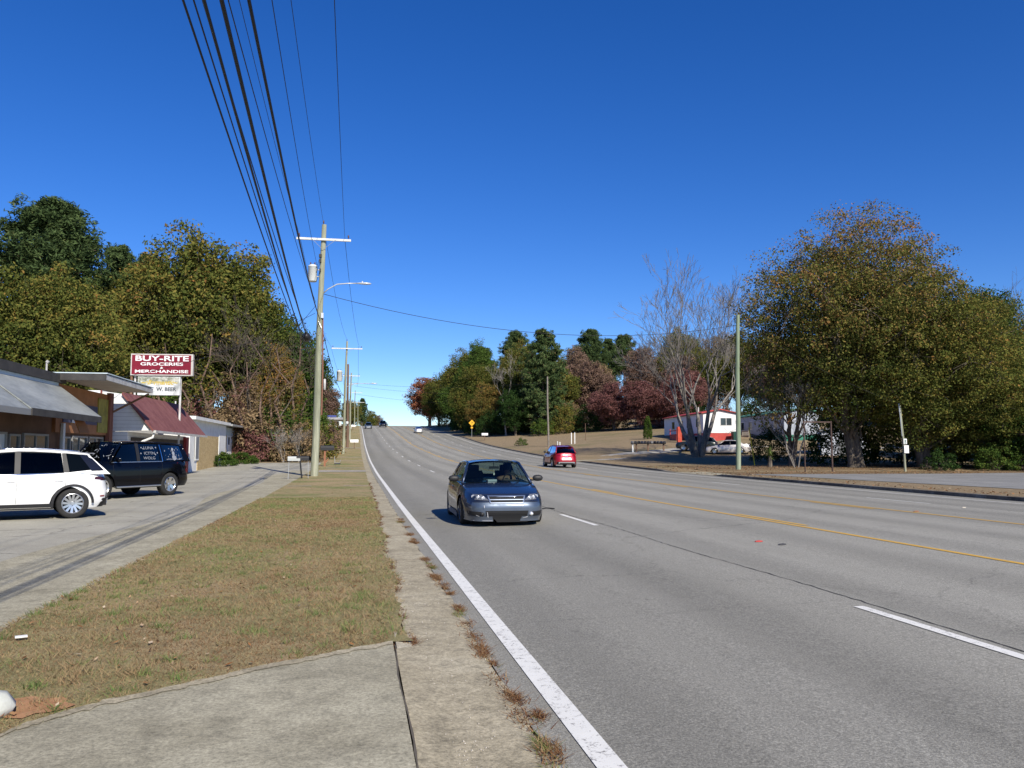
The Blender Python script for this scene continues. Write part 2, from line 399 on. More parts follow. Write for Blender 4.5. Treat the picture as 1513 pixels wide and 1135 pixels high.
# fallen-leaf ground under the big right-hand trees
YT = axis_vals(46.9, 64, 1.0)
strip('leaf_litter', [(24 + jit(.5), y) for y in YT], [(70, y) for y in YT], 24, M_LITTER, gz, .008)

# ------------------------------------------------------------------ road paint and cracks
def line(x0, x1, y0, y1, m, mb, st=2.0):
    yy = axis_vals(y0, y1, st if y0 < 80 else 5) + [y1]
    vs = []
    for y in yy:
        for x in (x0, x1): vs.append((x, y, zroad(x, y) + .018))
    mb.add(vs, [(2*i, 2*i+1, 2*i+3, 2*i+2) for i in range(len(yy)-1)])
wl = MB(); yl = MB()
line(1.22, 1.37, -8, 340, None, wl); line(19.55, 19.66, -8, 340, None, wl)
y = 5.0
for y in [4.45 + 12.0 * k for k in range(-1, 26)]:
    line(4.83, 4.94, y, y + 3.0, None, wl, 1)
for y in [8.3 + 12.0 * k for k in range(0, 25)]:
    line(16.32, 16.42, y + 13, y + 16, None, wl, 1)
line(8.62, 8.73, -8, 340, None, yl); line(13.3, 13.41, -8, 340, None, yl)
for y in [3 + 12.2 * k for k in range(0, 26)]:
    line(8.83, 8.93, y, y + 3.05, None, yl, 1); line(13.08, 13.18, y + 4, y + 7.05, None, yl, 1)
tag(wl.build('road_markings', M_WLINE), kind='structure'); tag(yl.build('road_markings', M_YLINE), kind='structure')
ck = MB()
def crack(P, w):
    vs = []
    for i, (x, y) in enumerate(P):
        dx, dy = (P[min(i+1, len(P)-1)][0] - P[max(i-1, 0)][0], P[min(i+1, len(P)-1)][1] - P[max(i-1, 0)][1]); L = math.hypot(dx, dy) or 1
        ww = w * rnd.uniform(.3, 1.4)
        for s in (-1, 1): vs.append((x - dy / L * ww * s, y + dx / L * ww * s, zroad(x, y) + .0155))
    ck.add(vs, [(2*i, 2*i+1, 2*i+3, 2*i+2) for i in range(len(P)-1)])
crack([(5.06 + .03 * math.sin(y * .9) + jit(.015), y) for y in axis_vals(4, 90, .12)], .009)
crack([(16.55 + jit(.02), y) for y in axis_vals(12, 80, .3)], .008)
crack([(x, 7.55 + .03 * math.sin(x * 4) + .06 * (x - 1) + jit(.012)) for x in axis_vals(1.05, 5, .06)], .002)
crack([(x, 20.6 + .2 * math.sin(x) + jit(.02)) for x in axis_vals(1.05, 4.9, .08)], .006)
crack([(x, 26.6 + .2 * math.sin(x) + jit(.03)) for x in axis_vals(5.1, 9, .1)], .008)
tag(ck.build('road_cracks', mat('crack_fill', (.035, .033, .03), .9)), kind='structure')
bl = MB()
for j in range(3): bl.box((-10.9 + j * .1, 74.5, zr(74.5) + .012), (1.6, .1, .004), .05)
tag(bl.build('lot_markings', mat('blue_paint', (.08, .16, .42), .7)), kind='structure')

# ------------------------------------------------------------------ trees
def leaf_mat(name, stops, trans=.24, rough=.6):
    m = bpy.data.materials.new(name); m.use_nodes = True; t = m.node_tree; t.nodes.clear()
    out = t.nodes.new("ShaderNodeOutputMaterial"); at = t.nodes.new("ShaderNodeAttribute"); at.attribute_name = 'var'
    oi = t.nodes.new("ShaderNodeObjectInfo")
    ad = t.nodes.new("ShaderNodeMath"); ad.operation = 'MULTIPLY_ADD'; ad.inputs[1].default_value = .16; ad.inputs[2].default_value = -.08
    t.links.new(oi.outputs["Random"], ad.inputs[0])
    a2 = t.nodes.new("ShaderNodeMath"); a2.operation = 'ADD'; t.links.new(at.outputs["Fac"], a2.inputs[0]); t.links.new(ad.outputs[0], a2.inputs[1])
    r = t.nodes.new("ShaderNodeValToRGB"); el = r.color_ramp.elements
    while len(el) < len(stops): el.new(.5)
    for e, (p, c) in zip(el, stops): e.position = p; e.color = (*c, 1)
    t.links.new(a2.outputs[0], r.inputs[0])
    d = t.nodes.new("ShaderNodeBsdfDiffuse"); tr = t.nodes.new("ShaderNodeBsdfTranslucent"); mx = t.nodes.new("ShaderNodeMixShader"); mx.inputs[0].default_value = trans
    t.links.new(r.outputs[0], d.inputs[0]); t.links.new(r.outputs[0], tr.inputs[0]); t.links.new(d.outputs[0], mx.inputs[1]); t.links.new(tr.outputs[0], mx.inputs[2])
    t.links.new(mx.outputs[0], out.inputs[0]); return m
LM = {
 'olive': leaf_mat('leaves_olive', [(0, (.030, .046, .013)), (.30, (.074, .095, .024)), (.55, (.140, .148, .036)), (.75, (.215, .170, .044)), (.9, (.29, .155, .050)), (1, (.35, .145, .055))]),
 'autumn': leaf_mat('leaves_autumn', [(0, (0.043, 0.058, 0.017)), (.25, (0.094, 0.102, 0.029)), (.45, (0.174, 0.138, 0.041)), (.65, (0.290, 0.167, 0.051)), (.85, (0.362, 0.145, 0.065)), (1, (0.435, 0.189, 0.102))]),
 'bigmix': leaf_mat('leaves_bigmix', [(0, (.035, .052, .014)), (.28, (.085, .100, .026)), (.46, (.155, .155, .042)), (.60, (.225, .160, .052)), (.78, (.32, .165, .070)), (1, (.38, .18, .095))]),
 'green': leaf_mat('leaves_green', [(0, (0.023, 0.046, 0.014)), (.4, (0.058, 0.102, 0.023)), (.75, (0.109, 0.160, 0.035)), (1, (0.232, 0.203, 0.043))]),
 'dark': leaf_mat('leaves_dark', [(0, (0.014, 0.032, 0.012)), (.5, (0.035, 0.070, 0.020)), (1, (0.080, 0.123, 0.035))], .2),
 'pine': leaf_mat('needles_pine', [(0, (.034, .055, .022)), (.5, (.072, .110, .042)), (.85, (.12, .165, .062)), (1, (.21, .17, .08))], .25),
 'red': leaf_mat('leaves_red', [(0, (.065, .034, .030)), (.4, (.165, .072, .066)), (.7, (.27, .135, .12)), (.9, (.32, .19, .15)), (1, (.15, .13, .055))]),
 'rust': leaf_mat('leaves_rust', [(0, (0.087, 0.041, 0.023)), (.4, (0.232, 0.094, 0.051)), (.7, (0.377, 0.145, 0.080)), (1, (0.493, 0.232, 0.131))]),
 'mauve': leaf_mat('leaves_mauve', [(0, (0.072, 0.051, 0.041)), (.4, (0.167, 0.109, 0.080)), (.7, (0.261, 0.167, 0.131)), (1, (0.189, 0.174, 0.072))]),
 'brown': leaf_mat('leaves_brown', [(0, (0.087, 0.061, 0.032)), (.4, (0.203, 0.145, 0.080)), (.7, (0.319, 0.225, 0.131)), (1, (0.145, 0.174, 0.051))]),
 'hedge': leaf_mat('leaves_hedge', [(0, (0.020, 0.043, 0.012)), (.5, (0.051, 0.094, 0.020)), (.8, (0.102, 0.145, 0.029)), (1, (0.174, 0.145, 0.058))]),
}
M_BARK = nmat('bark', [(.3, (.055, .045, .035)), (.55, (.115, .095, .075)), (.75, (.20, .17, .14))], 3, .95, .6, stretch=(1, 1, .25), fine=(14, .35))
M_PBARK = nmat('pine_bark', [(.3, (.07, .045, .032)), (.55, (.15, .10, .075)), (.75, (.24, .18, .14))], 3, .95, .6, stretch=(1, 1, .3), fine=(12, .35))
M_PALE = nmat('pale_bark', [(.3, (.20, .18, .155)), (.55, (.34, .31, .275)), (.75, (.48, .45, .41))], 3, .9, .3, stretch=(1, 1, .3), fine=(12, .25))

def leaves_from_clumps(rs, C, rad, per, size, asp=.6, up=.6, cvar=None, jitter=.45, flat=.7):
    """C (n,3) clump centres; returns V (n*per*4,3) rhombic leaves and var"""
    n = len(C); N = n * per
    off = rs.normal(size=(N, 3)); off /= np.linalg.norm(off, axis=1, keepdims=True) + 1e-9
    off *= (rs.random((N, 1)) ** .5)
    rr = np.repeat(np.asarray(rad).reshape(-1, 1) * np.ones((n, 1)), per, 0)
    off = off * rr; off[:, 2] *= flat
    P = np.repeat(C, per, 0) + off
    nn = rs.normal(size=(N, 3)); nn[:, 2] += up; nn += off / (rr + 1e-9) * 1.5
    nn /= np.linalg.norm(nn, axis=1, keepdims=True)
    a = rs.normal(size=(N, 3)); u = np.cross(nn, a); u /= np.linalg.norm(u, axis=1, keepdims=True); v = np.cross(nn, u)
    s = size * (.6 + .8 * rs.random((N, 1)))
    u *= s; v *= s * asp
    V = np.stack([P - u, P - v * .9, P + u, P + v * .9], 1).reshape(-1, 3)
    cv = np.repeat(cvar if cvar is not None else rs.random(n), per)
    var = np.clip(cv * (1 - jitter) + rs.random(N) * jitter, 0, 1)
    return V, var
def branchy(mb, a, b, r0, r1, rs, seg=4, wob=.08, n=5):
    a = np.array(a, float); b = np.array(b, float); L = np.linalg.norm(b - a)
    pts = [a]; 
    for i in range(1, seg): 
        t = i / seg; p = a + (b - a) * t + rs.normal(size=3) * L * wob * (1 - abs(2*t-1) * .5); p[2] -= L * .06 * math.sin(t * math.pi) * -1
        pts.append(p)
    pts.append(b)
    mb.tube(pts, [r0 + (r1 - r0) * i / seg for i in range(seg + 1)], n, cap=False)
def broadleaf(seed, H, rx, base, nl, ncl, per, leaf, tr, ry=None, trend=.0, clr=.085, stems=1, top=.0, low=-.75):
    rs = np.random.RandomState(seed); ry = ry or rx
    mb = MB(); C = []; CV = []; RD = []
    cz = (H + base) / 2; rz = (H - base) / 2
    lobes = []
    k = 0
    while len(lobes) < nl and k < 4000:
        k += 1
        d = rs.normal(size=3); d /= np.linalg.norm(d); q = d * (rs.random() ** .33)
        if q[2] < low: continue
        wd = 1 - .28 * max(0, q[2]) - .15 * max(0, -q[2])
        lr = rs.uniform(.26, .40)
        c = np.array([q[0] * rx * (1-lr*.8) * wd, q[1] * ry * (1-lr*.8) * wd, cz + q[2] * rz * (1 - lr * .75)])
        if any(np.linalg.norm((c - o[0]) / (rx, ry, rz)) < .27 for o in lobes): continue
        lobes.append((c, lr))
    forks = []
    for s in range(stems):
        a0 = rs.uniform(0, 6.28); sp = (.25 if stems > 1 else 0)
        bx, by = sp * math.cos(a0) * tr * 3, sp * math.sin(a0) * tr * 3
        tx, ty = (rs.uniform(-.12, .12, 2) if stems == 1 else rs.uniform(-.35, .35, 2)) * rx
        th = H * rs.uniform(.62, .78)
        P = [np.array([bx, by, -.35]), np.array([bx*1.1, by*1.1, .5]), np.array([bx + tx*.25, by + ty*.25, th*.3]), np.array([bx + tx*.5 + rs.normal()*.15, by + ty*.5, th*.6]), np.array([tx, ty, th])]
        mb.tube(P, [tr*1.45, tr, tr*.82, tr*.55, tr*.2], 9, cap=False)
        forks.append(P)
    for c, lr in lobes:
        P = forks[rs.randint(len(forks))]
        t = np.clip((c[2] - .25*H) / H, .12, .75) * rs.uniform(.75, 1.0)
        zt_ = t * P[-1][2] * 1.1
        zs = [p[2] for p in P]; o = np.array([np.interp(zt_, zs, [p[i] for p in P]) for i in range(3)])
        branchy(mb, o, c, tr * .38, tr * .1, rs, 4, .06, 5)
        m = int(ncl * (lr / .33) ** 2)
        d = rs.normal(size=(m, 3)); d /= np.linalg.norm(d, axis=1, keepdims=True)
        rrr = rs.uniform(.5, 1.0, (m, 1)) ** .6 * (1 + rs.normal(size=(m, 1)) * .08)
        q = c + d * rrr * np.array([lr * rx, lr * ry, lr * rz * 1.05])
        q = q[q[:, 2] > base * .7]
        lv = rs.uniform(-.14, .14)
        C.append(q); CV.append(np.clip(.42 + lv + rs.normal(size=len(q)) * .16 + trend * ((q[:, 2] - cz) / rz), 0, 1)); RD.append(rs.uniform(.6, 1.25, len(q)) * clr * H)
        for j in range(min(len(q), 9)): branchy(mb, c + (q[j]-c) * .05, q[j], tr * .09, .012, rs, 2, .08, 3)
    C = np.concatenate(C); V, var = leaves_from_clumps(rs, C, np.concatenate(RD), per, leaf, cvar=np.concatenate(CV))
    return mb.mesh('trunk'), np_mesh('crown', V, 4, var)
def pine(seed, H, base, rx, per=26, leaf=.34, tr=.26, dens=1.0, taper=.6):
    rs = np.random.RandomState(seed); mb = MB()
    lean = rs.normal(size=2) * .02 * H
    P = [np.array([lean[0]*t, lean[1]*t, H*t - (.3 if t == 0 else 0)]) for t in (0, .25, .5, .75, 1)]
    mb.tube(P, [tr, tr*.85, tr*.7, tr*.45, tr*.08], 8, cap=False)
    C = []; z = base
    while z < H * .985:
        t = (z - base) / (H - base); reach = rx * (math.sin(math.pi * (.22 + .74 * t)) ** taper) * (1.0 - .35 * t)
        for _ in range(rs.randint(2, 5)):
            a = rs.uniform(0, 6.28); L = reach * rs.uniform(.45, 1.1)
            o = np.array([lean[0]*z/H, lean[1]*z/H, z]); e = o + np.array([math.cos(a)*L, math.sin(a)*L, L * rs.uniform(.05, .5)])
            branchy(mb, o, e, tr*.22, .02, rs, 3, .05, 4)
            for j in range(int(3 + 5 * dens)):
                tt = rs.uniform(.45, 1.06); C.append(o + (e - o) * tt + rs.normal(size=3) * np.array([.15, .15, .14]) * reach * (.35 + tt*.7))
        z += rs.uniform(.25, .6) * H / 24
    for _ in range(7): 
        a = rs.uniform(1, 5); q = rs.uniform(0, 6.28); z = base * rs.uniform(.5, 1); branchy(mb, (0, 0, z), (math.cos(q)*a*.5, math.sin(q)*a*.5, z + .3), .05, .02, rs, 2, .05, 3)
    C = np.array(C); V, var = leaves_from_clumps(rs, C, rs.uniform(.5, 1.1, len(C)) * .022 * H + .15, per, leaf, asp=.28, up=.6, jitter=.5, flat=.75)
    return mb.mesh('trunk'), np_mesh('crown', V, 4, var)
def grow(mb, p, d, L, r, depth, rs, spread=.5, upk=.12, n=6, split=(2, 3), shrink=.72, minr=.012):
    seg = 3; pts = [np.array(p)]; rr = [r]
    for i in range(seg):
        d = d + rs.normal(size=3) * .10; d[2] += upk * .3; d /= np.linalg.norm(d)
        pts.append(pts[-1] + d * L / seg); rr.append(max(minr, r * (1 - .35 * (i + 1) / seg)))
    mb.tube(pts, rr, max(3, n), cap=False)
    if depth == 0: return
    for k in range(rs.randint(split[0], split[1] + 1)):
        nd = d + rs.normal(size=3) * spread; nd[2] += upk; nd /= np.linalg.norm(nd)
        st = pts[-1] if k < 2 else pts[rs.randint(1, seg)]
        grow(mb, st, nd, L * shrink * rs.uniform(.8, 1.15), max(minr, rr[-1] * .68), depth - 1, rs, spread, upk, n - 1, split, shrink, minr)
def bare(seed, H, stems, r, depth=5, spread=.36, lean=.35, upk=.16, minr=.014, split=(2, 3)):
    rs = np.random.RandomState(seed); mb = MB()
    for s in range(stems):
        a = 6.28 * s / stems + rs.uniform(-.4, .4)
        d = np.array([math.cos(a) * lean, math.sin(a) * lean, 1.]); 
        if stems == 1: d = np.array([.05, 0, 1.])
        d /= np.linalg.norm(d)
        b = np.array([math.cos(a), math.sin(a), 0]) * (r * .9 if stems > 1 else 0); b[2] = -.3
        grow(mb, b, d, H * .30, r * (1 if stems == 1 else .8), depth, rs, spread, upk, 8, split, .74, minr)
    return mb.mesh('branches')
def bush_mesh(seed, rx, ry, H, ncl, per, leaf, twigs=14, clr=.16, flat=.8):
    rs = np.random.RandomState(seed); mb = MB()
    d = rs.normal(size=(ncl, 3)); d /= np.linalg.norm(d, axis=1, keepdims=True); d *= rs.uniform(.45, 1, (ncl, 1)) ** .6
    d[:, 2] = np.abs(d[:, 2]) * 1.0
    C = d * np.array([rx, ry, H * .9]) * (1 + rs.normal(size=(ncl, 1)) * .06); C[:, 2] += .06 * H
    for j in range(twigs): branchy(mb, (rs.normal()*.1*rx, rs.normal()*.1*ry, -.1), C[j % ncl], .03, .01, rs, 3, .08, 4)
    V, var = leaves_from_clumps(rs, C, rs.uniform(.7, 1.3, ncl) * clr * max(H, rx*.6), per, leaf, cvar=np.clip(.5 + rs.normal(size=ncl)*.2, 0, 1), flat=flat)
    V[:, 2] = np.maximum(V[:, 2], .01)
    return mb.mesh('stems'), np_mesh('foliage', V, 4, var)

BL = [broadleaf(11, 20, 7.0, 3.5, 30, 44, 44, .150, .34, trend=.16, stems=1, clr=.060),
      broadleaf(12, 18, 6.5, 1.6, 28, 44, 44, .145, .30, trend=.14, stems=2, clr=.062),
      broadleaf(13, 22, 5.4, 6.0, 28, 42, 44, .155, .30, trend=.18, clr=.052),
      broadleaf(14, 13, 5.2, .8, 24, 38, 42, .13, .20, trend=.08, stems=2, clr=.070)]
PN = [pine(21, 24, 12.0, 5.2, dens=4.5, per=34, leaf=.20), pine(22, 20, 7, 3.6, dens=2.4, per=32, leaf=.20), pine(23, 19, 2.0, 5.0, dens=1.7, taper=.5, per=30, leaf=.26)]
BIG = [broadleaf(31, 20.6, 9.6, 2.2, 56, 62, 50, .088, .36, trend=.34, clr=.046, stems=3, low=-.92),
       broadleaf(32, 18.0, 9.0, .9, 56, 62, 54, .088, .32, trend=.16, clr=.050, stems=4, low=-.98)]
SPARSE = broadleaf(15, 12, 5.0, 1.4, 18, 16, 16, .12, .17, trend=.1, stems=3, clr=.06)
UND = [bush_mesh(41, 2.6, 2.6, 3.4, 120, 36, .10, clr=.13), bush_mesh(42, 1.6, 1.6, 2.0, 70, 34, .075, clr=.16), bush_mesh(43, 3.5, 3.0, 5.5, 190, 36, .115, clr=.11)]
BARE = [bare(51, 13, 6, .24, 7, .30, .34, .13, .009, (2, 3)), bare(52, 14, 1, .17, 7, .36, 0, .12, .009, (2, 3)), bare(53, 9, 3, .075, 6, .36, .25, .12, .008, (2, 3))]
def set_mat(o, m):
    if not o.data.materials: o.data.materials.append(M_BARK)
    o.material_slots[0].link = 'OBJECT'; o.material_slots[0].material = m
for me in [a for p in BL + PN + BIG + UND + [SPARSE] for a in p] + BARE:
    if not me.materials: me.materials.append(M_BARK)
    if me.name.startswith(('trunk', 'branches', 'stems')): me.polygons.foreach_set('use_smooth', [True] * len(me.polygons))
TREE_N = {}
def tree(kind, proto, X, Y, sc, rz, leafm, label, cat='tree', bark=None, group=None, sxy=None, dz=0, names=('trunk', 'crown')):
    t = thing(kind, label, cat, (X, Y, gz(X, Y) + dz), rz, group)
    s = sc if isinstance(sc, tuple) else (sc, sc, sc)
    if sxy: s = (s[0] * sxy, s[1] * sxy, s[2])
    t.scale = s
    a, b = proto
    if a: o = link(names[0], a, t); set_mat(o, bark or M_BARK)
    if b: o = link(names[1], b, t); set_mat(o, LM[leafm])
    return t

# left wood, behind the shops
GL = 'trees of the wood behind the shops'
tree('broadleaf_tree', BL[0], -36, 66, 1.0, .3, 'olive', 'olive and orange tree at the far left edge behind the grey awning shop', group=GL)
tree('broadleaf_tree', BL[1], -30, 72, .98, 1.3, 'olive', 'dense olive tree with rusty top right of the leftmost one, under the tall pine', group=GL)
tree('broadleaf_tree', BL[0], -23.5, 72, .80, 2.3, 'olive', 'rounded yellow-green tree behind the flat canopy roof', group=GL)
tree('pine_tree', PN[0], -30.5, 88, 1.05, .5, 'pine', 'tallest pine, its round crown standing above the left wood', bark=M_PBARK, group='pines of the left wood', sxy=1.25)
tree('pine_tree', PN[1], -26.5, 96, 1.14, 1.5, 'pine', 'narrow pine poking out right of the tall round pine', bark=M_PBARK, group='pines of the left wood')
tree('pine_tree', PN[1], -23.5, 98, 1.12, 3.5, 'pine', 'small pine top in the dip left of the BUY-RITE sign', bark=M_PBARK, group='pines of the left wood')
tree('broadleaf_tree', BL[1], -25.5, 82, .86, 4.3, 'olive', 'green tree filling the dip below the narrow pines', group=GL)
tree('broadleaf_tree', BL[2], -21.5, 90, .92, .9, 'olive', 'orange-topped tree above the BUY-RITE sign', group=GL)
tree('broadleaf_tree', BL[0], -17, 88, 1.17, 3.7, 'olive', 'highest broad tree right of the BUY-RITE sign with thinning rusty top', group=GL)
tree('broadleaf_tree', BL[2], -12.0, 90, .99, 2.2, 'olive', 'tall olive tree behind the long white building', group=GL)
tree('broadleaf_tree', BL[1], -9.0, 97, .98, 5.2, 'green', 'darker green tree at the right shoulder of the left wood', group=GL)
tree('broadleaf_tree', BL[3], -8.2, 88, .95, 1.2, 'autumn', 'amber vine-hung tree just left of the near utility pole', group=GL, sxy=.6)
tree('broadleaf_tree', BL[3], -10.5, 108, 1.0, 3.1, 'green', 'shorter green tree left of the near utility pole base', group=GL)
tree('pine_tree', PN[2], -7.6, 105, .66, .6, 'pine', 'dark slender evergreen tight behind the near utility pole', bark=M_PBARK, group='pines of the left wood')
tree('broadleaf_tree', BL[3], -12.5, 128, 1.15, .2, 'brown', 'brownish tree beyond the near utility pole, over the small white building', group=GL)
tree('broadleaf_tree', BL[1], -15, 155, .95, 1.9, 'olive', 'distant olive tree left of the small white building', group=GL)
tree('broadleaf_tree', BL[3], -10, 205, 1.15, 4, 'mauve', 'greyish thin tree right behind the small white building', group=GL)
tree('broadleaf_tree', BL[1], -11, 235, .9, 3, 'olive', 'far tree along the left side of the road near the crest', group=GL)
# trunks, vines and undergrowth along the wood's edge
GU = 'undergrowth at the edge of the left wood'
uv = [(-13.5, 82, 0, 'brown', 1.35, 'tan vine thicket rising behind the long white building'), (-10.8, 81, 2, 'brown', 1.15, 'tall tan thicket right of the long white building'), (-9.4, 79.5, 0, 'red', .95, 'dark red sumac shrub beside the end of the long white building'),
      (-7.6, 82, 2, 'green', 1.0, 'bright green bush in the middle of the wood edge'), (-5.4, 80, 0, 'brown', 1.1, 'brown brush left of the near utility pole foot'), (-6.6, 78.5, 1, 'brown', 1.0, 'low dry brush at the far edge of the lot'),
      (-4.6, 84, 0, 'olive', 1.15, 'olive brush behind the near utility pole'), (-3.9, 92, 0, 'mauve', .85, 'purplish twiggy brush right of the near utility pole'), (-4.8, 104, 0, 'mauve', 1.1, 'grey-purple thicket beside the second utility pole'), (-4.2, 118, 0, 'brown', 1.0, 'brown thicket below the small white building'),
      (-12, 78.5, 1, 'red', .9, 'small wine-red shrub against the wood behind the hedge'), (-8.6, 86, 2, 'red', .95, 'dull red sapling mass deep in the wood edge'), (-15.5, 84, 2, 'red', 1.15, 'dark red bush under the BUY-RITE sign'), (-18.5, 82, 2, 'green', 1.3, 'green bush left of the BUY-RITE sign above the canopy'),
      (-25, 74, 2, 'olive', 1.3, 'olive bush low behind the dark flat roof'), (-31, 66, 2, 'green', 1.3, 'green bush low at far left above the dark roof'), (-5.6, 137, 2, 'olive', .9, 'olive shrub in front of the small white building'), (-3.6, 158, 0, 'brown', 1.0, 'rough brush by the third utility pole'), (-7.5, 93, 2, 'green', 1.1, 'tall green thicket behind the amber tree'), (-12.8, 93, 2, 'brown', 1.3, 'tan creeper mass between the olive trunks')]
for i, (x, y, p, lm, sc, lb) in enumerate(uv): tree('shrub', UND[p], x, y, sc, i * 1.3, lm, lb, 'shrub', group=GU, names=('stems', 'foliage'))
for i, (x, y, sc, lb) in enumerate([(-9.9, 80, 1.0, 'slim bare trunk right of the long white building'), (-6.9, 81, .95, 'leaning bare grey trunk in the middle of the wood edge'), (-14.4, 83, 1.05, 'bare tan trunk rising over the white flat roof'), (-11.6, 84, 1.1, 'bare twin-stemmed tree behind the white building end'), (-24, 60, .8, 'leafless grey-twigged tree top above the flat canopy')]):
    tree('bare_tree', (BARE[1], None) if i != 4 else (BARE[2], None), x, y, sc, i * 2.1, None, lb, 'bare tree', M_BARK, names=('branches', ''))
for i, (x, y) in enumerate([(-5.2, 77.6), (-6.5, 77.2)]):
    tree('sapling', (BARE[2], None), x, y, .38, i, None, ['thin pale sapling at the far edge of the lot left of the pole', 'reddish thin sapling standing left of the pale sapling'][i], 'sapling', M_PALE, names=('branches', ''))
# slender trunks and vine columns showing in the open lower storey
TRK = []
for sd_ in (1, 2, 3):
    rs_ = np.random.RandomState(80 + sd_); mb_ = MB(); H_ = 15
    P_ = [np.array([rs_.normal() * .12 * i, rs_.normal() * .12 * i, H_ * i / 5 - (.3 if i == 0 else 0)]) for i in range(6)]
    mb_.tube(P_, [.15, .13, .12, .10, .08, .05], 7, cap=False)
    for k in range(16):
        z_ = rs_.uniform(3, 14); q_ = rs_.uniform(0, 6.28); o_ = np.array([np.interp(z_, [p[2] for p in P_], [p[c] for p in P_]) for c in (0, 1)] + [z_]); L_ = rs_.uniform(.8, 2.8)
        branchy(mb_, o_, o_ + np.array([math.cos(q_) * L_, math.sin(q_) * L_, rs_.uniform(-.3, 1.4)]), .035, .010, rs_, 3, .1, 4)
    C_ = []
    for k in range(60):
        z_ = rs_.uniform(.5, 12); C_.append([np.interp(z_, [p[2] for p in P_], [p[c] for p in P_]) + rs_.normal() * .28 for c in (0, 1)] + [z_])
    V_, var_ = leaves_from_clumps(rs_, np.array(C_), .5, 16, .10)
    TRK.append((mb_.mesh('trunk'), np_mesh('crown', V_, 4, var_)))
    TRK[-1][0].polygons.foreach_set('use_smooth', [True] * len(TRK[-1][0].polygons))
tx = [(-17.6, 80, 'brown', 'tan vine-wrapped trunk left of the red and white sign'), (-15.4, 79.5, 'brown', 'slim tan trunk directly right of the red and white sign'), (-13.9, 80.5, 'olive', 'grey-tan trunk above the red roof end'), (-12.7, 79, 'brown', 'vine-hung trunk left above the long white building'), (-11.6, 82, 'brown', 'pale tan trunk over the middle of the long white building'), (-10.6, 79.5, 'red', 'trunk with wine-red creeper above the white building end'),
      (-9.7, 81.5, 'brown', 'tan trunk just right of the white building end'), (-8.9, 79.5, 'brown', 'crooked tan trunk second right of the white building'), (-8.0, 81, 'autumn', 'amber-creepered trunk in the middle of the wood edge'), (-7.1, 80, 'brown', 'bare-looking trunk third left of the nearest pole'), (-6.2, 82, 'olive', 'olive-creepered trunk second left of the nearest pole'), (-5.4, 84, 'green', 'green-creepered trunk next left of the nearest pole')]
for i, (x, y, lm, lb) in enumerate(tx): tree('tree_trunk', TRK[i % 3], x, y, (1, 1, [.72, .62, .8, .55][i % 4]), i * 1.9, lm, lb, 'tree trunk', M_PBARK, group='slender trunks at the edge of the left wood')
for i, (x, y, lm, sc_, lb) in enumerate([(-14.6, 88, 'brown', (1.0, 1.0, 1.7), 'tall tan creeper mass above the red roof'), (-11.0, 87, 'brown', (1.0, 1.0, 1.5), 'tall tan creeper mass above the white building'), (-7.6, 88, 'olive', (.95, .95, 1.7), 'tall olive creeper mass in the middle of the wood edge'), (-17.8, 87, 'green', (1.1, 1.1, 1.7), 'tall green creeper mass behind the red and white sign'), (-21.5, 84, 'dark', (1.2, 1.2, 1.6), 'dark tall thicket left of the red and white sign'), (-5.9, 96, 'green', (.9, .9, 1.6), 'tall green creeper mass close behind the nearest pole')]):
    tree('shrub', UND[2], x, y, sc_, i * 2.2, lm, lb, 'shrub', group=GU, names=('stems', 'foliage'))
# wood beyond the crest on the left of the road
GF = 'far trees beyond the crest of the road'
for i, (x, y, p, s, lm, lb) in enumerate([(-9, 290, BL[1], .62, 'olive', 'far olive tree nearest the left verge below the third pole'), (-2.5, 345, BL[1], .74, 'olive', 'far round tree on the crest left of the oncoming car'), (2.0, 372, PN[1], .78, 'pine', 'far pine on the crest, tallest of the far clump'), (5.5, 400, BL[3], .98, 'olive', 'far bushy tree right of the far pine'), (10.5, 430, BL[3], .98, 'mauve', 'reddish far tree at the right end of the far clump'), (-12, 330, PN[1], .75, 'pine', 'far pine left behind the far olive tree')]):
    tree('far_tree', p, x, y, s, i, lm, lb, group=GF, bark=M_PBARK)

